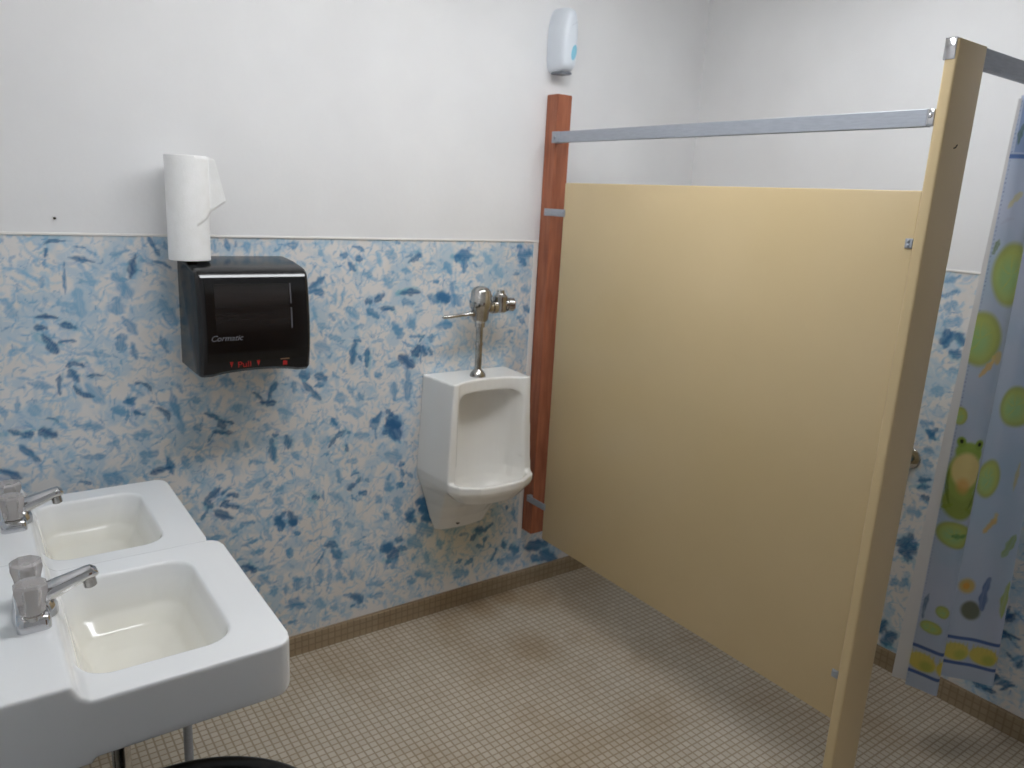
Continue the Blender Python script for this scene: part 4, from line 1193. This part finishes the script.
def curtain_pos(nu=240, nv=460):
    p, u = cr(CP, nu)
    z = np.linspace(CZ0, CZ1, nv)
    Z = z[None, :].repeat(nu, 0)
    k = (Z - CZ0) / (CZ1 - CZ0)
    amp = 1.0 - 0.35 * k
    X = p[:, 0][:, None].repeat(nv, 1)
    Y = -1.57 + (p[:, 1][:, None] + 1.57) * amp + 0.022 * k
    X = X + 0.004 * np.sin(u[:, None] * 40 + k * 5) 
    Y = Y + 0.003 * np.sin(u[:, None] * 60 + 4 * k)
    return np.stack([X, Y, Z], -1), u, z


pos, cu, cz = curtain_pos()
PC = Painter(cu, cz, lin(196, 206, 224))
nz1 = fbm(PC.U + 2, PC.V + 5, 7.0, 31, 3)
ALL = (slice(None), slice(None))
PC.put(ALL, np.clip((nz1 - 0.5) * 4, 0, 1) * 0.7, lin(182, 202, 222))
PC.put(ALL, np.clip((0.46 - nz1) * 5, 0, 1) * 0.6, lin(206, 211, 228))
for k in range(60):                                      # faint water lines of the print
    a, b = rng.uniform(0, cu[-1]), rng.uniform(0.42, 2.0)
    PC.stroke(a, b, a + rng.uniform(0.02, 0.06), b + rng.uniform(-0.02, 0.03), 0.004, rng.normal(0, 0.006), lin(196, 206, 228), 0.5)


def lily(u, z, ru, rz, rot=0.0):
    PC.ellipse(u, z, ru * 1.06, rz * 1.06, lin(168, 176, 98), 0.95, rot, 0.2)
    PC.ellipse(u, z, ru * 0.93, rz * 0.93, lin(192, 202, 118), 1, rot, 0.4)
    PC.ellipse(u - 0.15 * ru, z - 0.1 * rz, ru * 0.6, rz * 0.6, lin(164, 206, 148), 0.7, rot, 0.9)
    for a in (0.5, 1.7, 2.7, 4.0):
        PC.stroke(u, z, u + 0.7 * ru * math.cos(a), z + 0.7 * rz * math.sin(a), 0.006, 0.004, lin(205, 206, 110), 0.7)


def fish(u, z, s, a, c=(226, 190, 118)):
    d, e = math.cos(a) * s, math.sin(a) * s
    PC.stroke(u - d, z - e, u + d, z + e, s * 0.8, 0, lin(*c), 0.9, bristle=0.15)
    PC.stroke(u + d * 0.8, z + e * 0.8, u + d * 1.5 - e * .4, z + e * 1.5 + d * .4, s * 0.5, 0, lin(232, 204, 130), 0.85)


# stitched dark blue border down the left edge and the bands across
for zz in np.arange(0.25, 2.05, 0.012):
    PC.stroke(0.004, zz, 0.004, zz + 0.008, 0.0045, 0, lin(84, 104, 160), 0.8 if zz > 0.9 else 0.5)
for zz in (1.90,):
    PC.put(PC.win(0, 1, zz - 0.006, zz + 0.006), np.ones_like(PC.U[PC.win(0, 1, zz - 0.006, zz + 0.006)]) * 0.9, lin(84, 118, 180))
PC.put(PC.win(0.012, 1, 1.91, 2.06), np.ones_like(PC.U[PC.win(0.012, 1, 1.91, 2.06)]) * 0.6, lin(120, 148, 196))
for q in np.arange(0.02, 0.58, 0.055):
    PC.stroke(q, 1.93, q + 0.012, 1.99, 0.02, 0.004, lin(92, 120, 96), 0.8)
lily(0.085, 1.575, 0.062, 0.085, 0.2)
lily(0.024, 1.385, 0.062, 0.075, 0.1)
lily(0.008, 1.147, 0.02, 0.026)
fish(0.06, 1.30, 0.03, 0.9)
PC.ellipse(0.092, 1.335, 0.014, 0.02, lin(222, 196, 122), 0.8, 0, 0.4)
PC.stroke(0.03, 1.76, 0.07, 1.80, 0.024, 0.004, lin(214, 204, 150), 0.8)
PC.stroke(0.012, 1.71, 0.06, 1.73, 0.012, 0.006, lin(190, 196, 214), 0.7)
PC.stroke(0.01, 1.63, 0.02, 1.67, 0.018, 0, lin(110, 130, 70), 0.8)
# a plain printed frog sitting on a pad
fu, fz = 0.055, 0.955
PC.ellipse(fu, fz - 0.075, 0.055, 0.055, lin(160, 174, 92), 1, 0, 0.25)
PC.ellipse(fu - 0.002, fz + 0.012, 0.052, 0.078, lin(170, 186, 98), 1, 0, 0.2)
PC.ellipse(fu + 0.002, fz + 0.085, 0.043, 0.034, lin(164, 188, 94), 1, 0, 0.2)
for q in (-0.028, 0.03):
    PC.ellipse(fu + q, fz + 0.115, 0.014, 0.016, lin(150, 176, 84), 1, 0, 0.3)
    PC.ellipse(fu + q, fz + 0.117, 0.0055, 0.007, lin(52, 60, 40), 1, 0, 0.4)
PC.stroke(fu - 0.03, fz + 0.075, fu + 0.034, fz + 0.075, 0.006, -0.008, lin(84, 104, 48), 0.9)
PC.ellipse(fu + 0.002, fz + 0.03, 0.045, 0.056, lin(236, 216, 150), 1, 0, 0.25)
PC.ellipse(fu, fz - 0.02, 0.02, 0.024, lin(232, 178, 106), 0.7, 0, 0.8)
for q in (-1, 1):
    PC.stroke(fu + q * 0.045, fz + 0.03, fu + q * 0.022, fz - 0.1, 0.013, q * 0.012, lin(122, 142, 66), 1)
    PC.stroke(fu + q * 0.02, fz - 0.085, fu + q * 0.05, fz - 0.105, 0.016, 0, lin(150, 166, 74), 1)
lily(0.06, 0.775, 0.055, 0.04)
PC.stroke(0.05, 0.77, 0.1, 0.78, 0.02, 0, lin(92, 146, 84), 0.8)
lily(0.275, 0.93, 0.035, 0.06)
lily(0.318, 1.17, 0.05, 0.06)
fish(0.309, 0.775, 0.03, 1.0)
PC.ellipse(0.275, 0.56, 0.024, 0.026, lin(214, 186, 104), 0.9, 0.3, 0.4)
PC.ellipse(0.272, 0.56, 0.01, 0.012, lin(228, 160, 70), 0.8, 0, 0.5)
lily(0.066, 0.515, 0.02, 0.02)
lily(0.042, 0.45, 0.03, 0.02)
PC.stroke(0.015, 0.47, 0.02, 0.56, 0.016, 0.004, lin(70, 110, 150), 0.8)
PC.ellipse(0.3, 0.475, 0.03, 0.035, lin(120, 124, 110), 1, 0.5, 0.3)
PC.stroke(0.335, 0.48, 0.34, 0.6, 0.028, 0.006, lin(66, 98, 158), 0.9)
PC.stroke(0.392, 0.47, 0.4, 0.6, 0.03, 0.004, lin(170, 186, 84), 0.9)
PC.stroke(0.36, 0.68, 0.39, 0.76, 0.03, 0, lin(150, 176, 84), 0.8)
PC.stroke(0.355, 0.90, 0.36, 1.0, 0.012, 0, lin(214, 196, 130), 0.8)
for q in np.arange(0.46, 0.6, 0.05):
    for zz in (0.6, 0.95, 1.3, 1.6):
        lily(q, zz + rng.uniform(-.1, .1), 0.022, 0.03)
for zz in (0.282, 0.374):
    sl = PC.win(0, 1, zz - 0.006, zz + 0.006)
    PC.put(sl, np.ones_like(PC.U[sl]) * 0.9, lin(66, 98, 164))
for q in np.arange(0.034, 0.6, 0.082):                   # yellow scalloped leaves in the bottom band
    PC.ellipse(q, 0.322, 0.041, 0.032, lin(222, 208, 112), 1, 0, 0.2)
    PC.ellipse(q + 0.015, 0.312, 0.018, 0.018, lin(170, 186, 90), 0.6, 0, 0.8)
    for k in range(6):
        PC.stroke(q - 0.03 + k * 0.012, 0.33, q - 0.032 + k * 0.0125, 0.358, 0.008, 0, lin(216, 202, 110), 0.9)
ct = empty('shower_curtain', (1.6, -1.58, CZ0), 'printed blue vinyl curtain with green lily pads and a frog, bunched at the right', 'curtain')
cs = sheet('curtain_sheet', pos, PC.c, M['curtain'], ct)
for x in (1.46, 1.53, 1.60, 1.67, 1.74, 1.80):
    bm = BM()
    n = 20
    add_tube(bm, [(x, -1.546 + 0.026 * math.cos(a), 2.088 + 0.044 * math.sin(a)) for a in [2 * math.pi * k / n for k in range(n + 1)]], 0.0022, 8)
    obj('curtain_ring', bm, M['chrome'], ct, 60)

# plain white liner just inside, its edge showing left of the print
LP = np.array([(1.432, -1.462), (1.438, -1.478), (1.452, -1.505), (1.475, -1.518), (1.50, -1.512), (1.525, -1.5)])
lp, lu = cr(LP, 120)
nz_ = 160
lz = np.linspace(0.232, 2.05, nz_)
lk = ((lz - 0.232) / 1.8)[None, :]
lpos = np.stack([lp[:, 0][:, None] + 0.004 * np.sin(lu[:, None] * 30 + 3 * lk), lp[:, 1][:, None] + 0.012 * lk - 0.05 * lk * np.clip(1 - lu / 0.12, 0, 1)[:, None] + 0.003 * np.sin(lu[:, None] * 50 + 5 * lk), np.broadcast_to(lz[None, :], (120, nz_))], -1)
ln = sheet('curtain_liner', lpos, np.ones((120, nz_, 3)), M['liner'])
tag(ln, 'plain white liner sheet hanging just behind the printed curtain, seen along its left edge', 'curtain liner')
